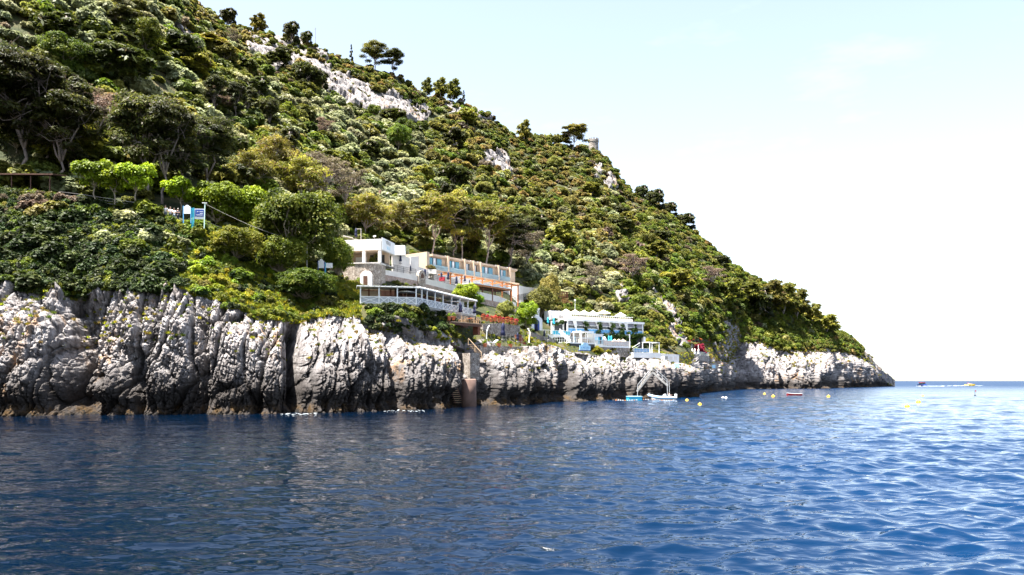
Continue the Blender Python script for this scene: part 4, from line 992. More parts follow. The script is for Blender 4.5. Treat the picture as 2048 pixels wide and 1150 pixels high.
def strip_wall(name, pts, mat, label, cat='wall', thick=.5, group=None):
    """wall along the coast: pts = (px, D, py top, py bottom)"""
    mb = MB(); n = len(pts); o = P(pts[0][0], pts[0][3], pts[0][1]); V = []
    dirs = []
    for i in range(n):
        a = P(pts[max(i-1, 0)][0], 0, pts[max(i-1, 0)][1]); b = P(pts[min(i+1, n-1)][0], 0, pts[min(i+1, n-1)][1]); d = (b-a); d.z = 0; d.normalize(); dirs.append(Vector((-d.y, d.x, 0)))
    for (px, Dq, pt, pb_), nn_ in zip(pts, dirs):
        t_ = P(px, pt, Dq) - o; b_ = P(px, pb_, Dq) - o
        V += [b_, t_, t_ + nn_*thick, b_ + nn_*thick]
    Fs = []
    for i in range(n-1):
        a = i*4; c = a+4; Fs += [(a, c, c+1, a+1), (a+1, c+1, c+2, a+2), (a+2, c+2, c+3, a+3), (a+3, c+3, c, a)]
    Fs += [(0, 1, 2, 3), ((n-1)*4+3, (n-1)*4+2, (n-1)*4+1, (n-1)*4)]
    mb.add(V, Fs); w_ = mb.build(name, mat); w_.location = o; return tag(w_, label, cat, group)
def rail(name, pts, h, mat, label, post=1.6, bars=3, cat='railing', group=None, r=.035, pickets=0):
    """railing along world points: top rail, lower rails, posts"""
    o = pts[0].copy(); root = empty(name, o, 0, label, cat, group); pts = [p - o for p in pts]
    rb = MB(); pb_ = MB(); up = Vector((0, 0, 1))
    for a, b in zip(pts[:-1], pts[1:]):
        for k in range(bars): hh = h*(1 - k/max(bars, 1)*.85); rb.bar(a + up*hh, b + up*hh, r*1.3 if k == 0 else r)
        n = max(1, int((b-a).length/post))
        for i in range(n + 1): p = a.lerp(b, i/n); pb_.bar(p - up*.1, p + up*h, r*1.4)
        if pickets:
            m = int((b-a).length/pickets)
            for i in range(m): p = a.lerp(b, (i+.5)/m); rb.bar(p + up*.08, p + up*h, r*.6)
    rb.build('rails', mat, root); pb_.build('posts', mat, root); return root

# --- white flat-roofed building with the lettered side panel
f = Fr(690, 124.8, 762, 123.6, 21.9); root = f.root('hotel_building', 'white flat-roofed open hotel building with deep parapet on a curved stone base', 'building')
L_ = f.L
MB().box(-.4, L_, 0, .28, 1.98, 3.68).box(L_-.28, L_, .281, 6, 1.98, 3.68).box(-.4, -.12, .281, 6, 1.98, 3.6).build('parapet', STUCCO, root)
MB().box(-.12, L_-.28, .28, 6, 2.0, 2.2).build('roof', CREAM, root)
MB().box(-.3, L_, 3.6, 3.9, 0, 1.98).box(-.4, -.1, .5, 3.6, 0, 1.98).build('wall', CREAM, root)
for px in (727, 758.5): xx = f.x(px); MB().box(xx-.22, xx+.22, .04, .48, 0, 1.98).build('column', STUCCO, root)
MB().box(.3, 2.2, 3.53, 3.6, .1, 1.5).build('blind', WHITE, root)
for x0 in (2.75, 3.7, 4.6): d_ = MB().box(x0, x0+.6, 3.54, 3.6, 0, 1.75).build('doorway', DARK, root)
MB().box(-.6, L_+.1, -.4, 6, -.18, 0).build('floor_slab', CONC, root)
sg = MB().box(L_+.06, L_+.16, .1, 5.8, 2.05, 3.9).build('sign_panel', WHITE, root)
text('lettering', 'VIERA', .85, CONC, sg, (L_+.175, 2.7, 3.4), (R(90), 0, R(90)))
text('lettering', 'SOLE', .7, LBLUE, sg, (L_+.175, 2.9, 2.6), (R(90), 0, R(90)))
arc = [(-1.3, .6), (-.6, -.8), (.8, -1.45), (2.4, -1.75), (4.0, -1.65), (5.2, -1.1), (6.0, 0), (6.1, 1.0)]
r2 = f.root('curved_stone_wall', 'curved rubble stone base wall with an arched door under the white hotel building', 'wall'); r2.location = f.o
MB().prism(arc + [(6.1, 1.6), (-1.3, 1.6)], 'z', -4.2, -.34).build('masonry', STONE2, r2)
MB().prism([(x*1.03, y*1.06) for x, y in arc] + [(6.2, 1.5), (-1.35, 1.5)], 'z', -.338, -.19).build('coping', STUCCO, r2)
ap = [(3.3, -4.1), (5.2, -4.1), (5.2, -2.4)] + [(4.25 + .95*math.cos(a), -2.4 + .95*math.sin(a)) for a in np.linspace(.2, 2.9, 9)] + [(3.3, -2.4)]
ar = MB().prism(ap, 'y', -1.95, -1.5).build('door_surround', STUCCO, r2); MB().box(3.85, 4.5, -2.0, -1.94, -4.0, -2.3).build('door', BROWN, ar)
MB().box(-.02, .02, 0, .04, 0, 0.01)
pf = f.root('roof_post_frame', 'thin metal frame standing on the roof of the white hotel building', 'frame'); pf.location = P(722, 478.5, 128)
MB().bar((0, 0, 0), (0, 0, 1.7), .1).bar((0, 0, 1.66), (-.95, .1, 1.72), .1).build('metal_frame', CONC, pf)
fl = f.root('floodlight', 'small floodlight on a short post at the roof edge of the white building', 'lamp'); fl.location = P(749, 480, 125.5)
MB().bar((0, 0, 0), (0, 0, .5), .05).build('post', CONC, fl); MB().box(-.2, -.02, -.12, .05, .45, .68).box(.04, .24, -.12, .05, .5, .72).build('lamp_head', WHITE, fl)
aw = MB().prism([(0, 0), (1.6, -.35), (1.6, -.25), (0, .12)], 'y', 0, 1.2).build('awning', STUCCO); aw.location = P(686, 472, 130); tag(aw, 'small grey-white awning behind the tree at the left of the white building', 'awning')
# --- stepped white walls right of it
strip_wall('white_stucco_wall', [(786,131,508,545),(800,132,510,548),(820,134,515,552)], STUCCO, 'tall white stucco wall right of the lettered sign panel', thick=.4)
strip_wall('white_stucco_wall', [(821,136,514,556),(838,138,512,558)], STUCCO, 'narrow stepped white wall beside the first hotel room', thick=.4)
strip_wall('white_stucco_wall', [(806,134,526,556),(830,137,530,560),(857,141,540,566)], STUCCO, 'low white wall with planter in front of the first hotel room', thick=.4)
st = empty('white_steps', P(783, 503, 131), 0, 'white stair parapets climbing behind the sign panel', 'steps'); mb = MB()
for k in range(6): mb.box(k*.28, 2.2, k*.0, 1.1, -.6 + 0*k, 0 + (5-k)*.2 + .001*k) if k == 0 else mb.box(0, 2.2 - k*.3, .01*k, 1.1+.01*k, (k-1)*.1+.001*k, k*.1)
mb.build('treads', WHITE, st); MB().prism([(-.2, -.6), (2.3, -.6), (2.3, .0), (.5, .9), (-.2, .9)], 'y', -.25, -.05).build('parapet', WHITE, st)
rail('metal_railing', [P(790, 506, 136), P(818, 511, 139)], 1.0, CONC, 'thin grey mesh railing above the white stucco wall', pickets=.2, r=.025)
# --- hotel rooms
f = Fr(858, 149.5, 1023, 169.5, 24.2); root = f.root('hotel_room_block', 'long beige hotel block of balcony rooms with glass fronts and projecting fins', 'building'); L_ = f.L
fins = [f.x(p, -1.6) for p in (858, 898, 931.5, 949, 963, 999, 1022)]
MB().box(0, L_+.2, -.8, -.5, 0, 2.62).build('wall', CREAM, root)
MB().box(-.3, L_+.4, -1.25, 6.0, 2.622, 3.02).build('roof', CREAM, root)
MB().box(-.3, L_+.4, -1.8, -.501, -.28, -.002).build('balcony_floor', CREAM, root)
MB().box(-.28, L_+.38, -1.5, 5.8, -3.4, -.282).build('base_wall', STUCCO, root)
for i, x in enumerate(fins):
    MB().box(x-.2 if i else x-.55, x+.18, -1.55, -.81 if i else 6.1, -.001 if i else -1.2, 3.1 if i != 0 else 3.14).build('fin_wall', CREAM, root)
    MB().lathe([(.34, 0), (.38, .1), (.22, .24), (.02, .3)], (x+.55, -.1, 3.022)).build('roof_light', WHITE, root, True)
for x0, x1 in zip(fins[:-1], fins[1:]):
    w_ = x1 - x0 - .5
    if w_ > 1.2:
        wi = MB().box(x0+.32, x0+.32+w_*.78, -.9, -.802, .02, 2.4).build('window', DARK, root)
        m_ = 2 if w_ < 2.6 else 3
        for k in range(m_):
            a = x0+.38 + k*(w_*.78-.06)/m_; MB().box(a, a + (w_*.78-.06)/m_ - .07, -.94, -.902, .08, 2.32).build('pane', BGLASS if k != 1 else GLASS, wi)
        MB().box(x0+.36+w_*.3, x0+.36+w_*.42, -.97, -.942, .06, 2.3).build('curtain', CLOTHW, wi)
    MB().box(x0+.2, x1-.21, -1.54, -1.51, .0, .98).build('balustrade', CLEAR, root)
    c_ = MB().box(x0+.9, x0+1.3, -1.4, -1.05, 0, .42).box(x0+.9, x0+1.3, -1.1, -1.05, .42, .85).build('balcony_chair', WHITE, root)
pl = empty('planter_plant', f.M() @ Vector((-1.6, -1.9, -.2)), 0, 'clipped brownish plant in the planter at the hotel block corner', 'plant'); pm = link('foliage', BM['nearolive'][0], pl); pm.scale = (1.0, .7, .8)
pg = MB().box(-1.1, 1.1, -.5, .5, -.8, .05).build('planter_box', STUCCO, pl)
# --- sloping terrace wall, railing and pergola in front
WL = [(768,126,539,549),(832,133.5,551,561),(848,135.5,556,567),(915,142.5,572,584),(957,148,583,596),(996,152.5,592,604),(1032,157.5,606,612)]
strip_wall('white_terrace_wall', WL, STUCCO, 'sloping white terrace wall below the hotel railing', thick=.6)
strip_wall('pink_stone_wall', [(p, d-.15, b+.0, b2) for (p, d, t_, b), b2 in zip(WL, (572, 588, 594, 612, 626, 640, 652))], stone_wall_mat('pink_rubble_wall', (.40, .27, .22), (.60, .48, .42), (.34, .26, .22), 2.4), 'pinkish stone retaining wall under the sloping white terrace wall', thick=.5)
rail('metal_railing', [P(p, t_, d + .2) for p, d, t_, b in WL[:2]], 1.05, DARK, 'black picket railing on the left part of the sloping white terrace wall', pickets=.16)
rail('metal_railing', [P(p, t_, d + .2) for p, d, t_, b in WL[2:4]], 1.05, DARK, 'black picket railing on the sloping terrace wall below the glass-fronted rooms', pickets=.16)
rail('metal_railing', [P(p, t_, d + .2) for p, d, t_, b in WL[4:]], 1.05, DARK, 'dark railing at the low right end of the hotel terrace wall', pickets=.2)
gp = empty('gate_pillar', P(842, 585, 134.5), .9, 'pale stone gate pillar with small arched niche in the sloping terrace wall', 'pillar')
MB().box(-.8, .8, -.3, .3, 0, 3.0).prism([(-.8, 3.0), (.8, 3.0), (.55, 3.5), (0, 3.75), (-.55, 3.5)], 'y', -.28, .28).build('masonry', STONE2, gp); MB().prism([(-.35, 2.4), (.35, 2.4), (.35, 2.9), (0, 3.3), (-.35, 2.9)], 'y', -.36, -.302).build('niche', BROWN, gp)
fp = Fr(895, 145, 1040, 163, 20.2); root = fp.root('wooden_pergola', 'row of orange wooden pergola posts with short beams in front of the hotel rooms', 'pergola')
for px, pt, pb_ in ((901,545,562),(923,548.5,566),(944,552.5,572),(965,556,578),(985,560,582),(1004.5,563.5,586),(1023,566.5,590),(1036,569,592)):
    x = fp.x(px); zt = fp.z(pt, x); MB().box(x-.1, x+.1, -.1, .1, -1.5, zt).build('post', ORANGE, root)
    MB().box(x-2.0, x+.3, -.1, .1, zt-.32, zt-.08).build('beam', ORANGE, root)
    MB().box(x-.09, x+.09, .141, 3.0, zt-.3, zt-.1).build('cross_beam', ORANGE, root)
fp = Fr(945, 146.5, 1021, 156, 18.6); root = fp.root('roofed_pergola', 'flat white-roofed pergola with orange timber underside at the end of the hotel terrace', 'pergola'); L_ = fp.L
zt = fp.z(567, 0); MB().box(-.2, L_+.3, -.3, 4.0, zt, zt+.14).build('roof', WHITE, root)
MB().box(-.1, L_+.2, -.15, .05, zt-.3, zt-.002).box(-.1, L_+.2, 3.6, 3.8, zt-.3, zt-.002).build('beam', ORANGE, root)
for k in range(9): x = k*(L_)/8; MB().box(x-.06, x+.06, .06, 3.59, zt-.24, zt-.003).build('rafter', ORANGE, root)
for x in (.1, L_*.5, L_-.1): MB().box(x-.13, x+.13, -.12, .02, -1.6, zt-.301).build('post', RUST, root); MB().box(x-.13, x+.13, 3.62, 3.78, -1.6, zt-.301).build('post', RUST, root)
MB().box(.3, L_-.3, 1.2, 1.9, .2, .9).box(.3, L_-.3, 2.4, 2.6, .5, 1.3).build('counter', ORANGE, root)
# --- walls right of the hotel
strip_wall('cream_wall', [(1036,165,570,606),(1052,172,574,606),(1076,180,576,604)], STUCCO, 'plain cream wall past the end of the orange pergola', thick=2.5)
rail('metal_railing', [P(1034, 603, 161), P(1062, 597, 172)], 1.3, DARK, 'tall dark railing in front of the cream wall past the pergola', pickets=.2)
rp = empty('wooden_fence', P(1108, 600, 184), .6, 'reddish wooden fence among bushes above the seaside restaurant', 'fence'); mb = MB()
for k in range(9): mb.box(k*.5, k*.5+.12, 0, .1, -.5, 2.1)
mb.build('posts', RUST, rp); MB().box(0, 4.2, -.06, -.002, 1.9, 2.05).box(0, 4.2, -.06, -.002, .9, 1.02).build('rails', RUST, rp)
# --- folded navy umbrellas
um0 = None
def folded(px, pt, pb_, Dq, label, mat=NAVY, group='folded navy umbrellas', name='folded_umbrella'):
    H_ = (pb_-pt)/F*Dq; o = empty(name, P(px, pb_, Dq), random.uniform(0, 6), label, 'umbrella', group)
    MB().bar((0, 0, -.3), (0, 0, H_*1.02), .05).build('pole', CONC, o)
    r_ = H_*.115; c_ = MB().lathe([(.02, H_*.25), (r_*1.35, H_*.24), (r_*1.1, H_*.45), (r_*.8, H_*.60), (r_*1.05, H_*.70), (r_*.7, H_*.88), (.02, H_)], n=9).build('canopy', mat, o, True)
    MB().lathe([(r_*.86, H_*.585), (r_*.9, H_*.6), (r_*.86, H_*.615)], n=9).build('strap', mat, c_)
    MB().lathe([(.28, -.02), (.28, .07), (.05, .1)], n=10).build('base', CONC, o); return o
for q in ((712,456,479,128,'folded navy umbrella on the flat roof of the white building'),(801,508,527,131.5,'folded navy umbrella against the tall white stucco wall'),(821,531,545,132.5,'folded navy umbrella behind the black railing, mostly hidden, tip showing'),
          (850,537,557,135.2,'folded navy umbrella beside the stone gate pillar'),(883,544,562,141,'folded navy umbrella with a red cushion below it behind the black railing'),(896.5,543,563,143.5,'folded navy umbrella close to the first orange pergola post'),
          (913,552,572,142.3,'folded navy umbrella in front of the railing left of the round tree'),(929.5,550,566,146,'folded navy umbrella between the second and third pergola posts'),(939,559,570,147,'short folded navy umbrella behind the round tree'),
          (921,604,631,121.5,'tall folded navy umbrella at the left end of the wooden deck chairs'),(949,609,632,126,'tall folded navy umbrella at the right end of the wooden deck chairs'),
          (1006,645,679,124.5,'tallest folded navy umbrella on the stone terrace below the flower pots'),(1035.5,665,684,130,'folded navy umbrella at the right edge of the stone terrace'),(1061,640,657,148,'folded navy umbrella left of the white arched gate'),
          (1072.7,642,668,147,'folded navy umbrella in front of the white arched gate'),(1088.5,660,676,146,'folded navy umbrella in front of the white wing with turquoise window'),(1097,670,680,144,'small folded navy umbrella above the rounded green bush'),(1084,684,706,140,'folded navy umbrella low on the rocks below the arched gate')):
    folded(*q)
rc = empty('lounge_cushion', P(884, 562, 140.6), 0, 'red lounge cushion on the hotel terrace under a navy umbrella', 'cushion'); MB().box(-.5, .5, -.3, .3, .0, .35).box(-.5, .5, .2, .34, .35, .7).build('pad', REDCLOTH, rc)
# --- lower white terrace pavilion
fa = Fr(721, 108, 833, 109.6, 14.0); fb = Fr(833, 109.6, 951, 128.5, 14.0)
root = fa.root('terrace_pavilion', 'white timber terrace pavilion with crossed railings and flat roof above the hedge', 'pavilion')
T2 = fa.M().inverted() @ fb.M()
for M_, fr, pxs in ((Matrix.Identity(4), fa, (721,758,794.7,832.4)), (T2, fb, (833.5,843.4,854,870,886,903,919.3,935.6,950.8))):
    L_ = fr.L; xs = [fr.x(p) for p in pxs]; xs[-1] = min(xs[-1], L_-.05)
    MB().box(-.5 if fr is fa else .12, L_+.1, -.35, 3.2, 2.3, 2.44, M_).build('roof', WHITE, root)
    mb = MB()
    n_ = int(L_/.75)
    for k in range(n_): x = .3 + k*L_/n_; mb.box(x-.05, x+.05, -.5, 3.3, 2.442, 2.53, M_)
    mb.build('rafters', WHITE if fr is fb else CONC, root)
    MB().box(.1, L_, 0, 3.3, -.25, 0, M_).build('floor', CONC, root)
    MB().box(.1, L_-.02, 3.32, 3.5, -.2, 2.29, M_).build('back_wall', BROWN, root)
    MB().box(0.05, L_, .15, 2.6, -3.2, -.252, M_).build('base_wall', STONE, root)
    for x in xs[(1 if fr is fb else 0):]: MB().box(x-.08, x+.08, -.08, .08, 0, 2.298, M_).build('post', WHITE, root)
    for x0, x1 in zip(xs[:-1], xs[1:]):
        if x1 - x0 < .3: continue
        rl = MB(); rl.box(x0+.081, x1-.081, -.05, .05, .92, 1.02, M_).box(x0+.081, x1-.081, -.05, .05, .04, .12, M_)
        m_ = 1 if (x1-x0 < 1.9 or x0 < .3 and fr is fa) else 2
        for k in range(m_):
            a = x0+.09 + k*(x1-x0-.18)/m_; b = a + (x1-x0-.18)/m_
            rl.bar(M_ @ Vector((a, -.06, .12)), M_ @ Vector((b, -.06, .92)), .05, .09); rl.bar(M_ @ Vector((a, -.005, .92)), M_ @ Vector((b, -.005, .12)), .05, .09)
            if k: rl.box(a-.045, a+.045, -.075, .03, .121, .919, M_)
        rl.build('cross_railing', WHITE, root)
        MB().box(x0+.09, x1-.09, .06, .08, .08, .95, M_).build('screen', simple('grey_screen', (.40, .42, .45), .6, .08, 2) if 'grey_screen' not in MATS else MATS['grey_screen'], root)
    for k in range(max(2, int(L_/3))): x = 1.2 + k*3.0; MB().box(x-.1, x+.1, 2.2, 2.4, 0, 2.29, M_).build('inner_post', RUST, root)
MB().box(.1, 2.9, 2.9, 2.95, .2, 2.1).build('blind', CREAM, root)
kx = fb.x(926); kiosk = MB().box(kx, kx+2.6, 1.0, 2.6, 0, 2.1, T2).build('kiosk', WHITE, root); MB().box(kx+.6, kx+1.6, .95, .998, .8, 1.5, T2).build('window', GLASS, kiosk)
def parasol(name, pos, r, h, label, group, mat=PARASOL, cone=.35, n=8):
    o = empty(name, pos, random.uniform(0, 1), label, 'parasol', group)
    MB().bar((0, 0, 0), (0, 0, h), .06).build('pole', WOOD, o)
    MB().lathe([(r, h-cone), (r*1.0, h-cone+.05), (r*.45, h-cone*.45), (.06, h), (.02, h+.08)], n=n).build('canopy', mat, o); return o
parasol('open_parasol', fa.M() @ Vector((fa.x(813, 1.6), 1.6, 0)), 1.35, 2.15, 'open cream parasol under the roof at the corner of the white pavilion', 'cream parasols under the pavilion roof')
parasol('open_parasol', fb.M() @ Vector((fb.x(898, 1.6), 1.6, 0)), 1.9, 1.95, 'open cream parasol under the roof near the pavilion kiosk', 'cream parasols under the pavilion roof')
# --- deck over the chasm with chairs and table
fd = Fr(904, 116.5, 964, 121.5, 12.25); root = fd.root('timber_deck', 'dark timber deck bridging the rocky stair chasm', 'deck'); L_ = fd.L
MB().box(0, L_, 0, 6.5, -.12, 0).build('boards', WOOD, root); MB().box(-.2, L_+.1, .1, .35, -.5, -.121).box(-.2, L_+.1, 3, 3.25, -.5, -.121).build('beam', BROWN, root); MB().box(L_-.55, L_-.05, .36, 1.4, -1.7, -.122).build('bracket', RUST, root)
rail('metal_railing', [fd.M() @ Vector((.05, .06, 0)), fd.M() @ Vector((L_-.05, .06, 0))], .95, DARK, 'thin dark railing along the timber deck edge', r=.02, bars=4, post=1.1)
def chair(pos, rz, label, group='pale wooden chairs on the timber deck'):
    o = empty('wooden_chair', pos, rz, label, 'chair', group)
    MB().box(-.24, .24, -.24, .24, .43, .47).build('seat', WOOD, o); MB().box(-.24, .24, .20, .24, .62, .95).build('backrest', WOOD, o)
    for x in (-.21, .21):
        for y in (-.21, .21): MB().box(x-.025, x+.025, y-.025, y+.025, 0, .429 if y < 0 else .96).build('leg', WOOD, o)
    return o
for px, lb in ((922, 'pale wooden chair at the left end of the timber deck'),(928, 'second pale wooden chair from the left on the timber deck'),(934, 'pale wooden chair just left of the terracotta table'),(945, 'pale wooden chair just right of the terracotta table'),(951, 'second pale wooden chair right of the terracotta table'),(957, 'pale wooden chair at the right end of the timber deck')):
    chair(fd.M() @ Vector((fd.x(px, .7), .7, 0)), fd.rz + random.uniform(-.4, .4) + (math.pi if random.random() < .5 else 0), lb)
tb = empty('cafe_table', fd.M() @ Vector((fd.x(939.5, .8), .8, 0)), fd.rz, 'small terracotta-topped table between the wooden deck chairs', 'table'); MB().lathe([(.4, .7), (.4, .75), (.02, .752)]).build('table_top', TERRA, tb); MB().bar((0, 0, 0), (0, 0, .7), .07).lathe([(.22, 0), (.2, .04)]).build('pedestal', DARK, tb)
# --- stair chasm
sp = empty('stone_pier', P(944, 760, 114.5), .5, 'squared rubble stone pier beside the dark stair chasm', 'pier'); MB().box(-.3, 1.2, 0, 4, 0, 3.9).build('masonry', STONE, sp)
cw = empty('concrete_landing', P(938, 812, 110.2), .4, 'rounded brown concrete landing wall at the foot of the stair chasm', 'landing'); MB().lathe([(1.05, -1.0), (1.0, 3.6), (.85, 3.75), (.84, 3.3)], n=20).build('wall', simple('stained_concrete', (.16, .10, .08), .9, .35, 1.0), cw, True)
stz = empty('sea_steps', P(918, 806, 110.6), .5, 'steep dark steps climbing the rock cleft left of the concrete landing', 'steps'); mb = MB()
for k in range(14): mb.box(-.6, .6, k*.24, k*.24 + .5, k*.28, k*.28+.1)
mb.build('treads', WOOD, stz); MB().bar((-.55, 0, 0), (-.55, 3.4, 4.0), .1).bar((.55, 0, 0), (.55, 3.4, 4.0), .1).build('stringers', BROWN, stz); MB().bar((.62, 0, 0), (.62, 0, 2.4), .06).bar((.62, 0, 2.2), (.62, 3.4, 5.2), .05).build('handrail', CONC, stz)
st2 = empty('wooden_stairs', P(937, 686, 118.5), -.5, 'pale wooden stairs with handrail coming down under the timber deck', 'steps'); mb = MB()
for k in range(8): mb.box(k*.28, k*.28+.34, 0, 1.1, -.25-k*.28, -.2-k*.28)
mb.build('treads', WOOD, st2); MB().bar((0, -.03, .7), (2.3, -.03, -1.5), .07).bar((0, -.03, -.3), (0, -.03, .7), .07).bar((2.3, -.03, -2.4), (2.3, -.03, -1.5), .07).bar((1.15, -.03, -1.4), (1.15, -.03, -.4), .07).build('handrail', WOOD, st2)
# --- stone terraces
strip_wall('stone_terrace_wall', [(960,120.6,690,716),(1000,124.5,692,716),(1046,131.5,694,714)], STONE, 'low rubble wall carrying the small stone terrace above the sea rocks', thick=4.5)
strip_wall('stone_terrace_wall', [(966,126.5,648,692),(1000,130.5,646,694),(1040,137,652,696)], STONE, 'tall rubble wall at the back of the small stone terrace', thick=1.0)
strip_wall('stone_terrace_wall', [(1062,142,664,702),(1085,146,672,704),(1112,150,680,700)], STONE, 'rubble wall below the white arched gate', thick=2.0)
rail('metal_railing', [P(1004, 690, 125.2), P(1044, 693, 131.5)], 1.9, CONC, 'light grey railing of the small stone terrace', bars=3, post=1.4, r=.03)
h1 = MB().tube([P(973, 678, 122)-P(973, 678, 122), P(974, 662, 122)-P(973, 678, 122), P(976, 655, 122.5)-P(973, 678, 122), P(979, 651, 123.4)-P(973, 678, 122)], .06).build('handrail', WHITE); h1.location = P(973, 678, 122); tag(h1, 'white curved handrail at the left of the small stone terrace', 'handrail')
q0 = P(1059, 688, 136); h2 = MB().tube([P(1058, 688, 136)-q0, P(1059, 672, 137)-q0, P(1059.5, 664, 138)-q0, P(1056, 657, 139)-q0], .07).build('handrail', WHITE); h2.location = q0; tag(h2, 'white curved handrail of the brown stairs', 'handrail')
bs = empty('brown_stairs', P(1046, 700, 132.5), .6, 'dark brown stairs right of the small stone terrace', 'steps'); mb = MB()
for k in range(11): mb.box(0, 1.3, k*.22, k*.22+.26, -.4+.002*k, k*.27)
mb.build('treads', RUST, bs)
lo = empty('sun_lounger', P(985, 690, 122.5), .8, 'white sun lounger on the small stone terrace', 'sun lounger'); MB().box(-1, .3, -.3, .3, .3, .38).build('seat', WHITE, lo); MB().prism([(.301, .3), (1.0, .75), (.96, .83), (.301, .38)], 'y', -.3, .3).build('backrest', WHITE, lo)
for x in (-.9, .25):
    for y in (-.25, .25): MB().box(x-.03, x+.03, y-.03, y+.03, 0, .299).build('leg', WHITE, lo)
def pot(px, py, Dq, label, plant='flower', s_=1.0, group='terracotta pots with plants'):
    o = empty('flower_pot', P(px, py, Dq), random.uniform(0, 6), label, 'flower pot', group); o.scale = (s_, s_, s_)
    MB().lathe([(.2, 0), (.3, .42), (.34, .43), (.34, .5), (.27, .5), (.26, .44)], n=14).build('pot', TERRA, o, False)
    g_ = link('plant', random.choice(BM[plant]), o); g_.scale = (.40, .40, .45); g_.location = (0, 0, .4); return o
for i in range(9):
    px = 966 + i*8.2; py = 640 + i*.9 + (i % 3); pot(px, py, 126.3 + i*1.0, ['first red-flowered terracotta pot from the left on the stone terrace ledge','second red-flowered terracotta pot from the left on the stone terrace ledge','third red-flowered terracotta pot from the left on the stone terrace ledge','fourth red-flowered terracotta pot from the left on the stone terrace ledge','middle red-flowered terracotta pot of the ledge row','fourth red-flowered terracotta pot from the right on the ledge','third red-flowered terracotta pot from the right on the ledge','second red-flowered terracotta pot from the right on the ledge','last red-flowered terracotta pot of the ledge row'][i], 'flower', 1.15)
for px, py, Dq, lb in ((970,694,121.2,'terracotta pot at the left corner of the small stone terrace'),(998,694,124.4,'terracotta pot at the front of the small stone terrace'),(1021,695,127.8,'terracotta pot below the railing of the small stone terrace'),(907,640,117.5,'terracotta pot against the stone wall left of the timber deck'),(898,641,116.8,'terracotta pot far left of the timber deck')):
    pot(px, py, Dq, lb, 'nearbright', 1.1)
# --- white arched gate
ga = empty('arched_gate', P(1062, 660, 151), .55, 'white wall with arched dark blue gate left of the seaside restaurant', 'gate')
pg_ = [(0, 0), (2.6, 0), (2.6, 1.9)] + [(1.3 + 1.3*math.cos(a), 1.9 + .8*math.sin(a)) for a in np.linspace(.25, 2.9, 9)] + [(0, 1.9)]
MB().prism(pg_, 'y', 0, .4).build('wall', WHITE, ga); MB().prism([(.7, 0), (1.9, 0), (1.9, 1.4)] + [(1.3 + .6*math.cos(a), 1.4 + .6*math.sin(a)) for a in np.linspace(.3, 2.85, 7)] + [(.7, 1.4)], 'y', -.06, -.002).build('door', DBLUE, ga)
# ------------------------------------------------------------------ white and blue seaside restaurant
f = Fr(1135, 165, 1285, 176, 10.8); root = f.root('seaside_restaurant', 'long white and blue two-storey seaside restaurant with ivy-grown front', 'building'); L_ = f.L
B1 = 2.7; T1 = 5.2
MB().box(0, L_, 0, 6.5, -2.0, 2.68).build('lower_wall', STONE2, root)
MB().box(-.3, L_+.3, -.35, 6.8, T1, T1+.45).box(-.1, L_+.1, -.2, 6.5, B1-.018, B1+.1).build('fascia', WHITE, root)
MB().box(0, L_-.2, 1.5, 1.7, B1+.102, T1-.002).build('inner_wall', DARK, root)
xs = [0] + [f.x(p) for p in (1152,1172,1197,1223,1243,1254,1268)] + [L_]
for x in xs: MB().box(x-.12, x+.12, -.12, .12, B1+.102, T1-.002).build('post', WHITE, root)
for i, (x0, x1) in enumerate(zip(xs[:-1], xs[1:])):
    MB().box(x0+.121, x1-.121, -.05, .0, B1+.104, B1+.95).build('screen', MBLUE, root)
    wi = MB().box(x0+.121, x1-.121, -.07, .05, B1+.952, B1+1.05).box(x0+.121, x1-.121, -.07, .05, B1+1.62, B1+1.72).build('window', WHITE, root)
    MB().box(x0+.122, x1-.122, .06, .09, B1+1.06, B1+1.61).build('pane', GLASS, wi)
    MB().box(x0+.122, x1-.122, .06, .09, B1+1.73, T1-.01).build('pane', simple('grey_blind', (.22, .22, .26), .6, .1, 2) if i == 0 else MATS['grey_blind'], wi)
    if i < 6: MB().prism([(x1-.122, T1-.01), (x1-.95, T1-.01), (x1-.30, B1+1.06), (x1-.122, B1+.7)], 'y', -.17, -.08).build('curtain', CLOTHW, root)
MB().box(L_, L_+.2, .12, 6.5, -.5, T1-.002).build('end_wall', WHITE, root)
for y0 in (.9, 2.6, 4.3): wi = MB().box(L_+.201, L_+.25, y0, y0+1.1, B1+.9, B1+2.0).build('window', LBLUE, root); MB().box(L_+.251, L_+.26, y0+.1, y0+1.0, B1+1.0, B1+1.9).build('pane', GLASS, wi)
MB().box(L_-4.2, L_-.4, -.03, -.005, -.6, 2.2).build('entrance', DARK, root); MB().box(L_-.5, L_+.1, -.9, -.3, 1.2, 2.4).build('small_awning', WHITE, root)
# wing at the left
wg = MB().box(-8.2, -3.4, -1.2, 3.5, -2.2, 2.0).build('wing', WHITE, root)
wi = MB().box(-6.3, -5.3, -1.26, -1.202, .2, 1.4).build('window', CYAN, wg); MB().box(-6.15, -5.45, -1.3, -1.262, .35, 1.25).build('pane', BGLASS, wi); MB().box(-7.9, -6.9, -1.26, -1.202, -1.4, 1.2).build('door', WHITE, wg)
mb = MB()
for k in range(14): x = -8.2 + k*.62; mb.box(x-.03, x+.03, -1.2, -1.13, 2.0, 2.95)
mb.box(-8.2, .0, -1.24, -1.12, 2.951, 3.03).box(-8.2, -.0, -1.2, -1.13, 2.1, 2.16).build('balustrade', WHITE, root)
MB().box(-4.6, -.2, -1.11, -1.09, 2.18, 2.92).build('wind_screen', CYAN, root); MB().box(1.3, 1.8, -.3, -.13, .2, 2.0).build('folded_awning', CYAN, root)
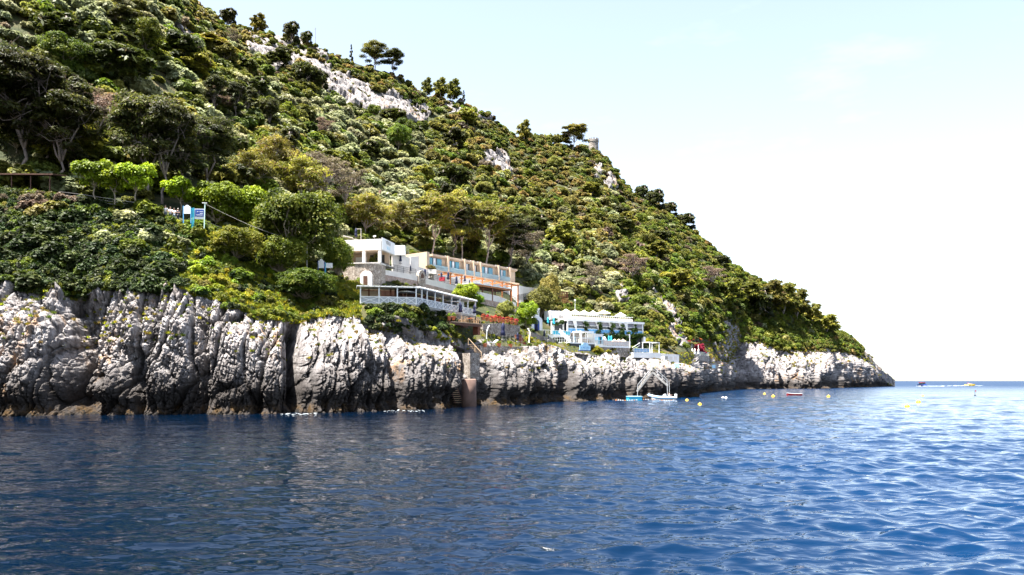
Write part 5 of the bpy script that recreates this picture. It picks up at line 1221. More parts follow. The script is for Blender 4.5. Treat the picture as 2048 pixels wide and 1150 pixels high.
MB().box(-3.38, -.13, 1.0, 1.2, 2.0, 5.1).box(-3.38, -.13, -1.1, 3, 1.75, 1.99).build('terrace', WHITE, root); MB().box(-2.6, -.6, .94, .998, 2.4, 4.4).build('doorway', DARK, root)
MB().box(-7.2, -4.6, 3.6, 6.5, 2.0, 7.6).box(-7.3, -4.5, 3.5, 6.6, 7.6, 7.8).build('stair_tower', WHITE, root)
mb = MB()
for k in range(9): mb.box(-9.2+k*.28, -9.2+k*.28+.34, 2.4, 3.5, 2.2+k*.4, 2.3+k*.4)
mb.bar((-9.3, 2.35, 2.6), (-6.6, 2.35, 6.6), .3, .1).build('outer_stair', WHITE, root)
# roof terrace
rt = T1+.45
mb = MB(); mr = simple('pink_white_paint', (.72, .58, .50), .7, .15, 2)
x0, x1 = -1.6, L_-2.0
for k in range(int((x1-x0)/.55)): x = x0 + k*.55; mb.box(x, x+.06, .9, .97, rt, rt+1.0)
mb.box(x0, x1, .88, .99, rt+1.0, rt+1.1).box(x0, x1, .9, .97, rt+.45, rt+.5).build('roof_railing', WHITE, root)
MB().box(x0+.1, x1, 1.0, 1.12, rt+.001, rt+.7).build('roof_parapet', mr, root)
MB().box(-1.5, 4.0, 4.0, 6.3, rt+.001, rt+1.9).build('roof_pavilion', WHITE, root)
for px, lb in ((1132,'leftmost white cone-topped parasol on the restaurant roof terrace'),(1150,'second white cone-topped parasol from the left on the restaurant roof terrace'),(1168,'third white cone-topped parasol from the left on the restaurant roof'),(1186,'white cone-topped parasol in the middle of the restaurant roof'),(1207,'largest white cone-topped parasol toward the right of the restaurant roof'),(1241,'rightmost white cone-topped parasol on the restaurant roof terrace')):
    parasol('open_parasol', f.M() @ Vector((f.x(px, 3.6), 3.6, rt)), 1.35 if px != 1207 else 1.6, 2.3 if px != 1207 else 2.6, lb, 'white parasols on the roof terrace', cone=.75)
lp = empty('street_lamp', P(1150, 622, 182), 0, 'white lamp post with round head behind the restaurant roof terrace', 'lamp'); MB().bar((0, 0, -1.5), (0, 0, 2.2), .1).build('post', WHITE, lp); MB().lathe([(.05, 2.2), (.22, 2.35), (.22, 2.5), (.03, 2.65)], n=10).build('lamp_head', WHITE, lp)
# ivy
rng = np.random.default_rng(77); cl = []
def ivy_col(px, w_, z0, z1, n):
    x = f.x(px)
    for k in range(n): cl.append(((x + rng.uniform(-w_, w_), -.28 + rng.uniform(-.1, .1), rng.uniform(z0, z1)), rng.uniform(.3, .55)))
for q in ((1171,.35,2.4,5.1,14),(1196.5,.5,1.2,4.9,18),(1222.5,.35,1.6,5.0,14),(1242.5,.45,1.6,4.8,16),(1254.5,.35,1.0,3.2,10),(1267.5,.5,-1.0,4.9,26)): ivy_col(*q)
for k in range(90): cl.append(((rng.uniform(f.x(1190), f.x(1262)), -.4 + rng.uniform(-.2, .2), rng.uniform(.5, 2.7)), rng.uniform(.35, .65)))
for k in range(26): cl.append(((rng.uniform(f.x(1262), L_+.3), -.4 + rng.uniform(-.2, .2), rng.uniform(2.2, 2.9)), rng.uniform(.3, .5)))
for k in range(20): cl.append(((L_ + rng.uniform(-.3, .6), -.2 + rng.uniform(-.2, .8), rng.uniform(-1, 2.6)), rng.uniform(.35, .6)))
for k in range(14): cl.append(((rng.uniform(-3.6, -.6), .8, rng.uniform(4.2, 5.4)), rng.uniform(.3, .5)))
v, fc, tn = leaf_cloud(rng, cl, 60, .2, .2, 1.0)
iv = link('ivy', np_mesh('ivy', v, fc, L_IVY, False, {'tint': ('FACE', tn)})); iv.location = f.o; iv.rotation_euler = (0, 0, f.rz); tag(iv, 'dark green ivy climbing the posts and lower front of the seaside restaurant', 'ivy')
# folded turquoise umbrellas
for q in ((1095.8,634,650,162,'left one of two folded turquoise umbrellas on the restaurant wing terrace'),(1107.5,635,652,163,'right one of two folded turquoise umbrellas on the restaurant wing terrace'),(1217.5,671,685,164,'left one of two folded turquoise umbrellas on the white deck'),(1222.5,671,685,164.5,'right one of two folded turquoise umbrellas on the white deck')):
    folded(*q, mat=CYAN, group='folded turquoise umbrellas')
for px, lb in ((1229,'first of three small cone parasols on the white deck below the ivy'),(1237.5,'middle of three small cone parasols on the white deck below the ivy'),(1246,'last of three small cone parasols on the white deck below the ivy')):
    parasol('open_parasol', P(px, 693, 168), .75, 1.55, lb, 'small parasols on the white deck', CREAM, .5)
# white decks
def wfence(x0, x1, y, z0, h, fr, parent, name='fence', n=None, mat=WHITE):
    mb = MB(); n = n or max(2, int((x1-x0)/.45))
    for k in range(n+1): x = x0 + (x1-x0)*k/n; mb.box(x-.035, x+.035, y-.03, y+.03, z0, z0+h)
    mb.box(x0, x1, y-.05, y+.05, z0+h, z0+h+.08).box(x0, x1, y-.02, y+.02, z0+h*.45, z0+h*.5); return mb.build(name, mat, parent)
fd = Fr(1139, 153.5, 1190, 157.5, 11.0); root = fd.root('white_sea_deck', 'white fenced deck with open frame cabin jutting over the rocks below the restaurant', 'deck'); L_ = fd.L
MB().box(0, L_, 0, 6, -.25, 0).build('floor', WHITE, root); MB().box(.1, L_-.1, .1, .5, -.9, -.252).box(.1, L_-.1, 3, 3.4, -.9, -.252).build('beam', DARK, root)
wfence(0, L_, .05, .001, .95, fd, root); x0 = fd.x(1161.5, .5); x1 = L_
cb = MB(); zt = 2.15
for x in (x0, (x0+x1)/2, x1-.15):
    for y in (.4, 2.6): cb.box(x, x+.15, y, y+.15, .001, zt)
cb.box(x0-.1, x1+.05, .3, 2.85, zt+.001, zt+.18); cb.box(x0+.151, x1-.151, .45, .5, .8, .9); cb.build('frame_cabin', WHITE, root)
MB().box(x0+.3, x1-.4, 1.0, 1.6, .001, .75).build('table', WOOD, root)
MB().bar((L_-.8, .15, -.9), (L_-1.1, .5, -6), .07).build('cable', DARK, root)
sg = empty('sign_board', P(1170, 700, min(153.0, cliff_D(1170, 9.5) - .5, cliff_D(1160, 9.5) - .5, cliff_D(1180, 9.5) - .5)), fd.rz, 'pale blue arched sign board hanging below the white sea deck', 'sign')
w2 = 1.36
MB().prism([(-w2, 0), (w2, 0), (w2, .85), (w2*.62, .9)] + [(.62*w2*math.cos(a), .9 + .5*math.sin(a)) for a in np.linspace(.3, 2.85, 9)] + [(-w2*.62, .9), (-w2, .85)], 'y', -.06, .06).build('board', LBLUE, sg)
text('lettering', 'IL RICCIO', .5, MBLUE, sg, (0, -.075, .42), (R(90), 0, 0)); MB().prism([(-w2*.98, -.16), (w2*.98, -.16), (w2*.98, -.01), (-w2*.98, -.01)], 'y', -.04, .5).build('shelf', DBLUE, sg); MB().lathe([(.12, .0), (.12, .03)], n=10).build('emblem', DBLUE, sg).location = (0, -.08, 1.15)
fd2 = Fr(1190, 157.5, 1261, 163.5, 10.6); root = fd2.root('white_fenced_terrace', 'long white fenced terrace with cabin and turquoise shutters under the ivy', 'terrace'); L2_ = fd2.L
MB().box(.01, L2_, 0, 7, -.35, 0).build('floor', WHITE, root); MB().box(.1, L2_, .2, 6, -2.2, -.352).build('base_wall', STONE, root); wfence(0.02, L2_, .05, .001, .95, fd2, root); MB().box(2.6, L2_, .09, .13, .1, .9).build('screen', mr, root)
c1 = MB().box(.1, 2.5, .3, .4, .001, 2.1).box(.1, .22, .401, 2.5, .001, 2.1).box(2.38, 2.5, .401, 2.5, .001, 2.1).box(0, 2.6, .2, 2.6, 2.101, 2.25).build('cabin', WHITE, root)
MB().box(1.15, 1.45, .24, .299, .3, 1.7).box(1.95, 2.25, .24, .299, .3, 1.7).build('shutter', CYAN, c1); MB().box(1.46, 1.94, .26, .299, .3, 1.7).build('doorway', DARK, c1); MB().box(.3, .9, .27, .299, .9, 1.6).build('window', LBLUE, c1)
MB().prism([(2.75, .001), (3.5, .001), (3.5, 1.3), (3.12, 1.75), (2.75, 1.3)], 'y', .3, 1.2).build('kiosk', WHITE, root)
fpx = f.root('flag_pole', 'thin white pole at the right end of the fenced terrace', 'pole'); fpx.location = P(1259.5, 694, 163.2); MB().bar((0, 0, -.2), (0, 0, 2.6), .09).build('mast', WHITE, fpx); MB().box(-.15, .15, -.02, .02, 1.9, 2.5).build('pennant', WHITE, fpx)
s1 = empty('white_stairs', P(1120, 662, 158), .15, 'white stair flight with solid parapet descending to the sea deck', 'steps'); mb = MB()
for k in range(9): mb.box(k*.24, k*.24+.28, 0, 1.1, -.3-k*.24, -.05-k*.24)
mb.build('treads', WHITE, s1); MB().prism([(-.1, -.4), (-.1, .55), (2.1, -1.6), (2.1, -2.5)], 'y', -.16, -.02).build('parapet', WHITE, s1)
wfb = empty('white_balcony', P(1110, 684, 154), .2, 'white railed landing in front of the turquoise window', 'landing'); MB().box(0, 2.8, 0, 3, -.2, 0).build('floor', WHITE, wfb); wfence(0, 2.8, .05, .001, .95, None, wfb)
# lower platforms at the right
fr3 = Fr(1267, 163, 1322, 169, 9.4); root = fr3.root('white_platform', 'white railed platform with open square pergola at the right of the restaurant', 'platform'); L3_ = fr3.L
MB().box(0, L3_, 0, 4, -1.1, 0).build('floor', WHITE, root); wfence(0, L3_*.62, .05, .001, .8, fr3, root); MB().box(.4, L3_*.58, .09, .12, .1, .75).build('screen', MBLUE, root)
x0 = fr3.x(1302); x1 = L3_-.1; mb = MB()
for x in (x0, x1-.12):
    for y in (.3, 2.2): mb.box(x, x+.12, y, y+.12, .001, 2.2)
mb.box(x0-.05, x1+.05, .28, .44, 2.201, 2.33).box(x0-.05, x1+.05, 2.18, 2.34, 2.201, 2.33).box(x0-.04, x0+.14, .441, 2.179, 2.201, 2.32).box(x1-.14, x1+.04, .441, 2.179, 2.201, 2.32).build('pergola_frame', WHITE, root)
MB().bar((-.3, .1, .9), (2.2, .1, 2.0), .08).bar((-.3, .1, .4), (2.2, .1, 1.5), .05).build('handrail', WHITE, root)
wb = Fr(1329, 171, 1358, 177, 7.2); root = wb.root('white_cabin', 'small white block cabin with square openings standing on the rocks above the sea stairs', 'cabin'); Lw = wb.L
MB().box(0, Lw, 0, 2.0, -1.6, 2.05).build('wall', WHITE, root)
for k in range(3): MB().box(.3+k*Lw*.3, .3+k*Lw*.3+Lw*.2, -.03, -.002, .95, 1.65).build('opening', STUCCO if k else CONC, root)
MB().box(-.1, Lw+.1, -.1, 2.1, 2.051, 2.15).build('roof', WHITE, root)
sb = tag(MB().box(-.5, .5, -.04, .04, -.45, .45).build('small_board', LBLUE), 'small pale blue board on the rocks under the white block cabin', 'sign'); sb.location = P(1353.5, 731, 163)
# stairs to the sea
ss = empty('sea_stairs', P(1304, 745, 147.6), 0, 'white stairs and railings zigzagging down the rock to the bathing platform', 'stairs')
def q_(px, py, Dq): return P(px, py, Dq) - ss.location
def qc(px, py, Dm):
    for k in range(3): z_ = Zp(py, Dm); Dm = min(cliff_D(px + a, z_ + b) for a in range(-15, 16, 5) for b in (-1.2, 0, 1.2) if z_ + b > .8) - .8
    return q_(px, py, Dm)
D0 = min(cliff_D(a, b) for a in range(1268, 1342, 4) for b in (1.6, 2.5, 3.5, 4.5, 5.5, 6.5)) - 1.3
print('STAIR D0', D0, cliff_D(1275, 1.5), cliff_D(1334, 2.5), cliff_D(1304, 7))
tp = q_(1305, 742, D0); hd = q_(1303.5, 729, D0+1.6); lf = q_(1275, 780, D0 - .6); rt_ = q_(1334, 768, D0 - .4)
for a, b, wdt in ((tp, lf, 1.2), (tp, rt_, 1.0), (hd, tp, 1.1)):
    mb = MB(); n = max(4, int((b-a).length/.32))
    for k in range(n+1): p = a.lerp(b, k/n); mb.box(p.x-.18, p.x+.18, p.y, p.y+wdt, p.z-.30, p.z-.0)
    mb.bar(a + Vector((0, .02, -.3)), b + Vector((0, .02, -.3)), .1, .22).build('treads', CONC, ss)
rb = MB()
for a, b in ((tp, lf), (tp, rt_), (hd, tp)):
    up = Vector((0, 0, .95)); rb.bar(a+up, b+up, .055); rb.bar(a+up*.5, b+up*.5, .035); n = max(2, int((b-a).length/1.0))
    for k in range(n+1): p = a.lerp(b, k/n); rb.bar(p, p+up, .05)
rb.bar(lf+Vector((0, 0, .9)), lf+Vector((0, 0, -1.7)), .07).bar(rt_+Vector((0, 0, .9)), rt_+Vector((.1, 0, -2.2)), .07).bar(rt_+Vector((.4, 0, .6)), rt_+Vector((.5, 0, -2.2)), .06); rb.build('railing', WHITE, ss)
# bathing platform
bp_ = empty('bathing_platform', (X(1269.5, 146), 146, 0), .15, 'turquoise floating bathing platform at the foot of the sea stairs', 'platform')
MB().box(-1.25, 1.25, -.5, 1.2, -.15, .62).build('pontoon', CYAN, bp_); MB().box(-1.3, 1.3, -.55, 1.25, .621, .72).build('deck', LBLUE, bp_)
rope = empty('float_line', (X(1230, 145), 145, .05), 0, 'line of small white and orange floats in the water by the bathing platform', 'float line')
fw = MB(); fo = MB(); rp_ = MB(); last = None
for k in range(26):
    px = 1232 + k*4.6; py = 800.5 + .9*math.sin(k*.35); p = Vector((X(px, Dw(py)), Dw(py), .04)) - rope.location
    (fw if k % 4 else fo).lathe([(.02, -.08), (.08, -.04), (.09, .03), (.06, .09), (.01, .10)], p, 8)
    if last: rp_.bar(last, p, .03)
    last = p
fw.build('white_floats', WHITE, rope); fo.build('orange_floats', simple('orange_plastic', (.8, .25, .02), .5, .1, 2), rope); rp_.build('rope', WOOD, rope)
# bougainvillea terrace
fg = Fr(1374, 226, 1418, 238, 11.0); root = fg.root('vine_pergola', 'vine-covered pergola with flat green top on the small cafe terrace', 'pergola'); Lg = fg.L
MB().box(-.3, Lg, 0, 5, -1.6, 0).build('floor', STONE2, root); wfence(0, Lg, .05, .001, .95, fg, root)
mb = MB()
for x in (.3, Lg*.35, Lg*.65):
    for y in (1.0, 4.2): mb.box(x-.08, x+.08, y-.08, y+.08, .001, 3.2)
mb.build('posts', WHITE, root); rng = np.random.default_rng(5)
v, fc, tn = leaf_cloud(rng, [((rng.uniform(-1.2, Lg*.68), rng.uniform(.4, 4.6), 3.45 + rng.uniform(-.15, .2)), rng.uniform(.4, .65)) for k in range(60)], 60, .3, .5, .5)
link('vine', np_mesh('vine', v, fc, L_OLIVE, False, {'tint': ('FACE', tn)}), root)
rng = np.random.default_rng(6); v, fc, tn = leaf_cloud(rng, [((Lg*.78 + rng.normal()*.95, 1.4 + rng.normal()*.7, 2.2 + rng.normal()*.75), rng.uniform(.4, .7)) for k in range(34)], 70, .28, .4, .9)
bo = link('bougainvillea', np_mesh('bougainvillea', v, fc, L_RED, False, {'tint': ('FACE', tn)})); bo.location = fg.o; bo.rotation_euler = (0, 0, fg.rz); tag(bo, 'red flowering bougainvillea hanging over the cafe terrace', 'flowering shrub')
for px, lb in ((1378,'folded white umbrella at the left of the cafe terrace'),(1384.5,'folded white umbrella second from left on the cafe terrace'),(1389.5,'folded white umbrella third from left on the cafe terrace'),(1397,'folded white umbrella under the bougainvillea')):
    folded(px, 697, 713, 225, lb, PARASOL, 'folded white umbrellas')
ys = tag(MB().box(-.6, .6, -.4, .4, 0, 1.2).prism([(-.7, 1.2), (.7, 1.2), (.5, 1.5), (-.5, 1.5)], 'y', -.45, .45).build('covered_stand', YEL), 'yellow covered stand at the left edge of the cafe terrace', 'stand'); ys.location = P(1380, 716, 222)
sh = empty('stone_shelter', P(1428, 732, 262), .5, 'small stone shelter with pale blue board on the rocks right of the cafe terrace', 'shelter'); MB().box(-1.8, 1.6, 0, 2, -1.0, 1.0).build('wall', STONE2, sh); MB().box(-.9, .6, -.06, -.002, -.7, .3).build('board', LBLUE, sh)
# far things on the hill
hu = empty('white_hut', P(1644, 653, 436), .5, 'little white hut with dark doorway among trees on the far headland', 'hut'); MB().box(-2.4, 2.4, 0, 3, -1.5, 2.4).build('wall', WHITE, hu); MB().box(-.6, 1.5, -.05, -.002, .3, 1.8).build('doorway', DARK, hu); MB().box(-2.7, 2.7, -.3, 3.3, 2.401, 2.6).build('roof', CREAM, hu)
tw = empty('stone_tower', P(1187, 300, 446), 0, 'round crenellated stone tower on the skyline beside the dark pine', 'tower'); MB().lathe([(2.9, -3), (2.75, 4.2), (2.95, 4.3), (2.95, 5.4), (2.3, 5.4), (2.3, 4.6)], n=22).build('shaft', STONE, tw)
mb = MB()
for k in range(10):
    a = 6.283*k/10; mb.box(-.42, .42, -.24, .24, 5.402, 6.3, Matrix.Rotation(a, 4, 'Z') @ Matrix.Translation((0, 2.65, 0)))
mb.build('battlements', STONE, tw)
for k in range(14):
    pass
for i, px in enumerate((1064,1072,1081,1090,1099,1108,1116,1126)):
    put_bush(random.choice(BM['olive']), P(px, 287, 398 + (px-1060)*.35), (2.5, 2.5, 4.4), 'rounded bush in the clipped row on the skyline left of the tower', 'bushes in the clipped skyline row', name='hedge_bush')
ut = empty('utility_pole', P(630.5, 92, 312), 0, 'thin wooden utility pole standing on the skyline', 'pole'); MB().tube([(0, 0, -2), (0, 0, 7.2)], [.16, .11], 7).build('shaft', CONC, ut); MB().bar((-.5, 0, 6.7), (.5, 0, 6.7), .1).build('crossarm', CONC, ut)
for px, py, w_, h_, lb in ((810,384,36,9,'small house with flat white roof half hidden on the slope above the umbrella pines'),(896,397,20,6,'tiny white roof among bushes left of the umbrella pines'),(60,128,40,10,'long pale roof edge showing through the trees at the upper left')):
    g = ground(px, py+6); Dq = g.y - 3; o = empty('hillside_house', P(px, py+8, Dq), .35, lb, 'house'); s_ = Dq/F; hw = w_*s_/2
    MB().box(-hw, hw, 0, 5, -2, h_*s_).build('wall', STONE2, o); MB().box(-hw-.4, hw+.4, -.5, 5.5, h_*s_+.001, h_*s_+.35).build('roof', STUCCO, o); MB().box(-hw*.2, hw*.25, -.05, -.003, 0, h_*s_*.8).build('doorway', DARK, o)
le = empty('lean_to_roof', P(-40, 352, 101.5), .02, 'low brown lean-to roof under the dark pines at the left edge', 'shelter'); 
MB().prism([(-.8, .0), (2.6, .7), (2.6, .85), (-.8, .16)], 'x', -1, 9.6).build('roof', BROWN, le)
mb = MB()
for k in range(5): mb.box(-.6+k*2.4, -.5+k*2.4, -.5, -.4, -2.2, .05)
mb.build('posts', BROWN, le)
# ------------------------------------------------------------------ path: railing, signs, lamps, cable
def L5p(px, dz=0.0):
    c = int(np.searchsorted(cols, px)); return Vector((X(px, LD[4][c]), LD[4][c], LZ[4][c] + dz))
rail('path_railing', [L5p(p) for p in (118, 150, 200, 260, 326)], 1.15, CONC, 'thin grey path railing behind the bushes left of the people', post=2.2, bars=3, r=.03)
rail('path_railing', [L5p(p) for p in (412, 450, 500, 560, 620)], 1.15, CONC, 'grey path railing sloping down to the right of the lamp post', post=2.0, bars=3, r=.03)
def arched(parent, x0, x1, z0, z1, dome, mat=WHITE, nm='board'):
    c = (x0+x1)/2; w_ = (x1-x0)/2
    return MB().prism([(x0, z0), (x1, z0), (x1, z1), (c+w_*.6, z1+.05)] + [(c + w_*.55*math.cos(a), z1 + .05 + dome*math.sin(a)) for a in np.linspace(.25, 2.9, 9)] + [(c-w_*.6, z1+.05), (x0, z1)], 'y', -.05, .05).build(nm, mat, parent)
s_ = 103.0/F
def zz_(py): return (434-py)*s_
b1 = empty('arched_notice_board', P(374.5, 434, 102), .05, 'white arched notice board on blue posts right of the people on the path', 'sign')
arched(b1, -6.8*s_, 6.5*s_, zz_(427.5), zz_(413.5), 2.6*s_); MB().box(-8.2*s_, -6.81*s_, -.06, .06, -.8, zz_(412)).box(6.51*s_, 7.8*s_, -.06, .06, -.8, zz_(416)).build('post', MBLUE, b1)
b2 = empty('notice_board', P(399, 440, 102), .12, 'dark blue framed notice board on white panel beside the lamp post', 'sign')
s0 = 440
MB().box(-10*s_, 9.3*s_, .061, .12, (s0-438)*s_, (s0-417.5)*s_).build('panel', WHITE, b2); MB().box(-8.3*s_, 8.3*s_, 0, .06, (s0-433)*s_, (s0-419)*s_).build('board', DBLUE, b2)
mb = MB()
for z, a, b in ((423.5, -5, -2),(423.5, 0, 7),(427, 1, 6.5),(430, -6, 6)): mb.box(a*s_, b*s_, -.01, -.001, (s0-z-.5)*s_, (s0-z+.4)*s_)
mb.build('lettering', WHITE, b2); MB().box(-11.6*s_, -10.1*s_, -.05, .08, -1.2, (s0-416)*s_).box(-14.5*s_, -13.3*s_, -.05, .08, -1.2, (s0-416.5)*s_).bar((-14*s_, 0, (s0-421)*s_), (-10*s_, 0, (s0-421)*s_), .05).build('post', CYAN, b2)
lp = empty('lamp_post', P(408.5, 449, 101.5), 0, 'slim pale green lamp post with flat lamp arm at the end of the sign boards', 'lamp post')
MB().bar((0, 0, -.5), (.1, 0, 43*s_), .11).build('post', simple('pale_green_paint', (.50, .66, .60), .5, .08, 2), lp); MB().bar((-.25, 0, 42.6*s_), (.35, 0, 42.2*s_), .16, .09).build('lamp_head', WHITE, lp)
l2 = empty('lamp_post', P(614, 532, 111), 0, 'grey pole with cluster of floodlights in front of the large leafy tree', 'lamp post'); MB().bar((0, 0, -.5), (0, 0, 3.1), .1).build('post', CONC, l2)
MB().box(-.3, -.06, -.15, .1, 2.7, 3.0).box(.05, .32, -.15, .1, 2.85, 3.2).box(-.12, .12, -.12, .1, 3.1, 3.45).build('lamp_head', WHITE, l2)
ca = P(411, 408, 101.5); cb_ = P(612, 487, 111); mb = MB(); pts_ = [ca.lerp(cb_, k/12) - Vector((0, 0, .5*math.sin(math.pi*k/12))) - ca for k in range(13)]
cbl = mb.tube(pts_, .022, 5).build('cable', CONC); cbl.location = ca; tag(cbl, 'overhead cable running from the lamp post down to the floodlight pole', 'cable')
b3 = empty('arched_notice_board', P(643, 549, 112.5), .1, 'white arched notice board on dark blue posts left of the curved stone wall', 'sign'); s_ = 112.5/F
arched(b3, -6*s_, 5.2*s_, (549-536)*s_, (549-522)*s_, 3.4*s_); MB().box(-7.2*s_, -6.01*s_, -.06, .06, -.6, 27*s_).box(5.21*s_, 6.6*s_, -.06, .06, -.6, 25*s_).build('post', DBLUE, b3)
b4 = empty('notice_board', P(658, 551, 113), .1, 'plain white notice board next to the arched one by the stone wall', 'sign'); MB().box(-6*s_, 7*s_, -.05, .05, 15*s_, 25*s_).build('board', WHITE, b4); MB().box(-7.3*s_, -6.01*s_, -.06, .06, -.6, 26*s_).build('post', CYAN, b4)
# ------------------------------------------------------------------ people
def skin_mesh(name, chain, mat, sub=1):
    """one continuous body: chain = list of (index of parent or -1, xyz, radius)"""
    me = bpy.data.meshes.new(name); me.from_pydata([c[1] for c in chain], [(c[0], i) for i, c in enumerate(chain) if c[0] >= 0], [])
    o = bpy.data.objects.new(name, me); COL.objects.link(o)
    md = o.modifiers.new('skin', 'SKIN'); sd = o.modifiers.new('smooth', 'SUBSURF'); sd.levels = sd.render_levels = sub
    sv = me.skin_vertices[0].data if me.skin_vertices else None
    if sv is None:
        bm = bmesh.new(); bm.from_mesh(me); bm.verts.layers.skin.verify(); bm.to_mesh(me); bm.free(); sv = me.skin_vertices[0].data
    for i, c in enumerate(chain):
        r = c[2] if hasattr(c[2], '__len__') else (c[2], c[2]); sv[i].radius = r; sv[i].use_root = (c[0] < 0)
    dg = bpy.context.evaluated_depsgraph_get(); m2 = bpy.data.meshes.new_from_object(o.evaluated_get(dg)); m2.name = name
    m2.materials.clear(); m2.materials.append(mat); m2.polygons.foreach_set('use_smooth', [True]*len(m2.polygons))
    bpy.data.objects.remove(o); bpy.data.meshes.remove(me); return m2
def person(pos, rz, label, shirt, trousers, hair=HAIR, arms='rail', sit=False, h=1.0, group=None):
    o = empty('person', pos, rz, label, 'person', group); o.scale = (h, h, h)
    hz = .92 if not sit else .46
    C = [(-1, (0, 0, hz), (.13, .10)), (0, (0, .01, hz+.16), (.13, .10)), (1, (0, 0, hz+.36), (.155, .105)), (2, (0, .01, hz+.50), (.12, .08)), (3, (0, .0, hz+.57), (.055, .06)), (4, (0, -.02, hz+.66), (.07, .08)), (5, (0, -.015, hz+.76), (.075, .09)), (6, (0, 0, hz+.82), (.045, .055))]
    torso = C[:4]; shirtc = [(p, c, (r[0]+.02, r[1]+.02)) for p, c, r in torso]; trc = [(-1, (0, 0, hz+.02), (.15, .12))]
    for s in (-1, 1):
        b = len(C); sh = (s*.19, 0, hz+.49)
        el = {'rail': (s*.27, -.12, hz+.24), 'down': (s*.25, .02, hz+.20), 'wheel': (s*.24, -.2, hz+.28)}[arms]; ha = {'rail': (s*.20, -.36, hz+.20), 'down': (s*.25, -.05, hz-.05), 'wheel': (s*.16, -.42, hz+.34)}[arms]
        C += [(3, sh, .062), (b, el, .044), (b+1, ha, .032)]
        d = (Vector(ha) - Vector(el)).normalized(); hp = Vector(ha) + d*.07; C.append((b+2, tuple(hp), (.038, .022)))
        sd = Vector((0, 0, 1)).cross(d).normalized() if abs(d.z) < .9 else Vector((1, 0, 0))
        for k, ln in enumerate((.062, .075, .07, .055)):
            q = hp + sd*(.03 - .02*k) + d*.03; C += [(b+3, tuple(q), .010), (len(C), tuple(q + d*ln - Vector((0, 0, .025))), .008)]
        q = Vector(ha) + d*.03 - sd*.035*s; C += [(b+2, tuple(q), .011), (len(C), tuple(q + d*.05 - sd*.015*s), .009)]
        n = len(shirtc); shirtc += [(3, sh, .078), (n, tuple(Vector(sh).lerp(Vector(el), .75)), .066)]
        b = len(C)
        if sit: kn = (s*.12, -.42, hz+.02); an = (s*.12, -.44, .08)
        else: kn = (s*.10, -.02, .50); an = (s*.10, .02, .09)
        C += [(0, (s*.10, 0, hz-.06), .09), (b, kn, .058), (b+1, an, .04), (b+2, (an[0], an[1]-.12, .035), (.04, .03))]
        n = len(trc); trc += [(0, (s*.10, 0, hz-.06), .108), (n, kn, .078), (n+1, tuple(Vector(kn).lerp(Vector(an), .8)), .066)]
    link('body', skin_mesh('body', C, SKIN), o); link('shirt', skin_mesh('shirt', shirtc, shirt), o); link('trousers', skin_mesh('trousers', trc, trousers), o)
    hr = MB().lathe([(.085, .0), (.10, .05), (.095, .10), (.06, .145), (.01, .155)], (0, .018, hz+.735), 12, 1, 1.1).build('hair', hair, o, True)
    fc = MB().lathe([(.004, -.02), (.016, -.008), (.012, .012), (.004, .035)], (0, -.115, hz+.735), 6).build('nose', SKIN, o, True)
    ey = MB()
    for s in (-1, 1): ey.box(s*.032-.011, s*.032+.011, -.108, -.094, hz+.765, hz+.776)
    ey.box(-.026, .026, -.106, -.09, hz+.695, hz+.703); ey.build('face', HAIR, o)
    er = MB()
    for s in (-1, 1): er.box(s*.085-.012, s*.085+.012, -.02, .025, hz+.725, hz+.785)
    er.build('ears', SKIN, o); return o
PG = 'people standing at the path railing'
GREYH = simple('grey_hair', (.35, .33, .31), .6, .1, 6)
for px, pt, sh, tr, hr, lb, hh in ((331, 410.5, CLOTHW, CLOTHB, HAIR, 'tallest person on the path, in a loose white shirt, leftmost of the group', 1.03), (341, 413.5, CLOTHW, CLOTHN, HAIR, 'person in a white shirt with dark trousers, second on the path', .98), (348.5, 416, CLOTHW, CLOTHB, HAIR, 'smaller person in a white top, third on the path', .93), (356, 416.5, CLOTHN, CLOTHN, GREYH, 'person in dark navy clothes with grey hair at the right of the group', .95)):
    Dq = 102.6; person(Vector((X(px, Dq), Dq, Zp(pt, Dq) - 1.80*hh)), random.uniform(-.3, .3), lb, sh, tr, hr, 'rail', False, hh, PG)
# ------------------------------------------------------------------ boats
def hull(Ln, W_, Hh, mat, parent, name='hull', bow=1.0, rim=.0):
    """lofted open hull, bow towards +x"""
    ns = 16; pr = []
    for i in range(ns):
        t = i/(ns-1); x = -Ln/2 + Ln*t; w_ = W_/2*(1 - max(0, (t-.45)/.55)**2.2)*(.82 + .18*min(1, t*4)); w_ = max(w_, .015)
        sheer = Hh*(1 + .35*bow*max(0, (t-.4)/.6)**2); k = .35*Hh*bow*max(0, (t-.7)/.3)**2
        pr.append((x, w_, sheer, k))
    m = 9; V = []; Fq = []
    for x, w_, sh, k in pr:
        for j in range(m):
            a = -1 + 2*j/(m-1); y = w_*math.copysign(abs(a)**.6, a); z = -.18 + k + (sh + .18 - k)*abs(a)**2.4; V.append((x, y, z))
    for i in range(ns-1):
        for j in range(m-1): Fq.append((i*m+j, (i+1)*m+j, (i+1)*m+j+1, i*m+j+1))
    Fq.append(tuple(range(m)))
    o = MB().add(V, Fq).build(name, mat, parent, False); sd = o.modifiers.new('thick', 'SOLIDIFY'); sd.thickness = .05; return o, pr
rb_ = empty('red_rowing_boat', (X(1588, 192), 192, 0), math.pi + .12, 'small red rowing boat moored off the far cliff', 'boat')
h_, pr = hull(3.7, 1.3, .45, RED, rb_); mb = MB()
for s in (-1, 1): mb.tube([(x, s*w_, sh+.01) for x, w_, sh, k in pr], .045, 6)
mb.build('gunwale', CLOTHW, rb_); MB().box(-1.1, -.8, -.5, .5, .22, .27).box(.1, .4, -.55, .55, .22, .27).build('thwart', WOOD, rb_)
